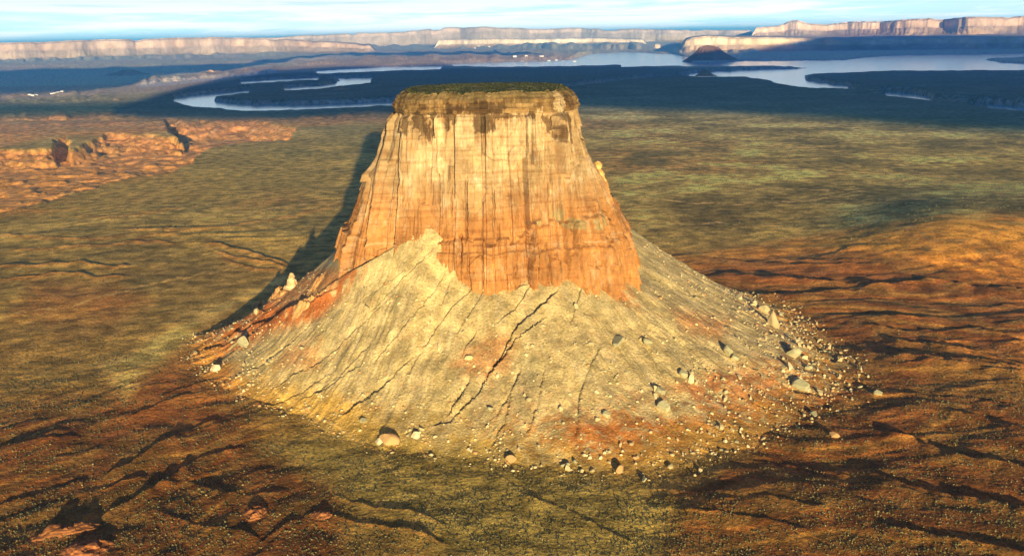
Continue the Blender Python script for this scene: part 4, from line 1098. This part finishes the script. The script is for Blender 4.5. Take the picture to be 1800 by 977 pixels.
# white buildings of the far town
wm_ = earth_mat('white_plaster', .1, .2, .1, .2, .1, base=(.82, .8, .74))
hb_ = []
def house(px, py, w, d, h, label, grp):
    x, y = gp(px, py, 0); g = float(plain(np.array([x]), np.array([y]))[0])
    V = [(-w/2,-d/2,0),(w/2,-d/2,0),(w/2,d/2,0),(-w/2,d/2,0),(-w/2,-d/2,h),(w/2,-d/2,h),(w/2,d/2,h),(-w/2,d/2,h),(-w/2,0,h*1.4),(w/2,0,h*1.4)]
    F = [(0,1,5,4),(2,3,7,6),(4,5,9,8),(6,7,8,9),(0,3,2,1),(1,2,6,5),(0,4,7,3),(5,6,9),(4,8,7)]
    me = bpy.data.meshes.new('building'); me.from_pydata(V, [], F); me.materials.append(wm_)
    o = bpy.data.objects.new('building', me); COL.objects.link(o); o.location = (x, y, g-1); tag(o, label, 'building', grp)
for px, py in ((905,103),(918,105),(925,103),(940,104),(952,102.5),(965,104),(978,103),(990,104),(1002,103),(1010,105),(870,98),(880,99),(895,97),(842,86),(852,85),(860,86),(835,87)):
    house(px, py, rng.uniform(35, 60), 30, rng.uniform(12, 20), 'tiny white building in the far town above the middle of the lake', 'far white buildings beyond the lake')
for px, py in ((53,171),(58,171),(64,170),(92,168),(97,168),(103,167),(110,167)):
    house(px, py, rng.uniform(16, 24), 14, rng.uniform(5, 8), 'tiny white building on the pale plain at the far left', 'white buildings on the far left plain')

# ------------------------------------------------------------------ clouds over and behind the camera; they shade the far land
mc = bpy.data.materials.new('cloud_white'); mc.use_nodes = True; mc.node_tree.nodes['Principled BSDF'].inputs['Base Color'].default_value = (.85, .85, .85, 1)
mc.node_tree.nodes['Principled BSDF'].inputs['Roughness'].default_value = 1
HC = 1250.0
def cloud(pts, label, seed, thick=70):
    P = []
    for i in range(len(pts)):
        a = pts[i]; b = pts[(i+1) % len(pts)]
        for k in range(6): P.append((a[0]+(b[0]-a[0])*k/6, a[1]+(b[1]-a[1])*k/6))
    G = np.array([gp(a, b) for a, b in P]); k = HC/(-LDIR[2]); G = G - LDIR[:2]*k
    n = len(G); cen = G.mean(0)
    w = 1
    G[:, 0] += 120*fbm(np.arange(n)*.5, np.zeros(n)+seed, 3, seed)
    bm = bmesh.new(); bot = [bm.verts.new((g[0], g[1], HC)) for g in G]
    f = bm.faces.new(bot); r = bmesh.ops.extrude_face_region(bm, geom=[f]); top = [v for v in r['geom'] if isinstance(v, bmesh.types.BMVert)]
    for v in top: v.co.z += thick
    bmesh.ops.triangulate(bm, faces=[f_ for f_ in bm.faces if len(f_.verts) > 4])
    bmesh.ops.recalc_face_normals(bm, faces=bm.faces)
    me = bpy.data.meshes.new('cloud'); bm.to_mesh(me); bm.free(); me.materials.append(mc)
    o = bpy.data.objects.new('cloud', me); COL.objects.link(o); tag(o, label, 'cloud', kind='structure'); return o
cloud([(200,192),(290,168),(360,145),(490,125),(600,119),(850,113),(1100,109),(1190,106),(1290,98),(1340,92),(1400,84),(1460,77),(1560,79),(1800,84),(2300,90),(2300,262),(1800,238),(1500,214),(1300,200),(1030,190),(700,205),(560,212),(300,207),(0,204),(-500,204),(-500,196),(0,194)], 'broad cloud bank over the lake land', 1)
cloud([(-500,134),(0,126),(250,119),(430,113),(560,98),(640,95.5),(720,95),(860,95.5),(960,97),(940,99),(700,102),(580,101),(480,112),(400,127),(300,131),(250,146),(150,163),(0,168),(-500,175)], 'long cloud over the left far plain', 2)

# ------------------------------------------------------------------ haze
hm = bpy.data.materials.new('haze'); hm.use_nodes = True; t = hm.node_tree; t.nodes.clear()
pv = N(t, 'ShaderNodeVolumePrincipled'); pv.inputs['Color'].default_value = (.14, .60, 1.0, 1); pv.inputs['Density'].default_value = 2.4e-5; pv.inputs['Anisotropy'].default_value = 0.0
oo = N(t, 'ShaderNodeOutputMaterial'); t.links.new(pv.outputs[0], oo.inputs['Volume'])
V = [(sx*130000, sy*130000, z_) for z_ in (-80, 640) for sx, sy in ((-1, -1), (1, -1), (1, 1), (-1, 1))]
me = bpy.data.meshes.new('haze'); me.from_pydata(V, [], [(0,3,2,1),(4,5,6,7),(0,1,5,4),(1,2,6,5),(2,3,7,6),(3,0,4,7)]); me.materials.append(hm)
hz_ = bpy.data.objects.new('haze', me); COL.objects.link(hz_); tag(hz_, 'thin blue haze over the distance', kind='stuff')
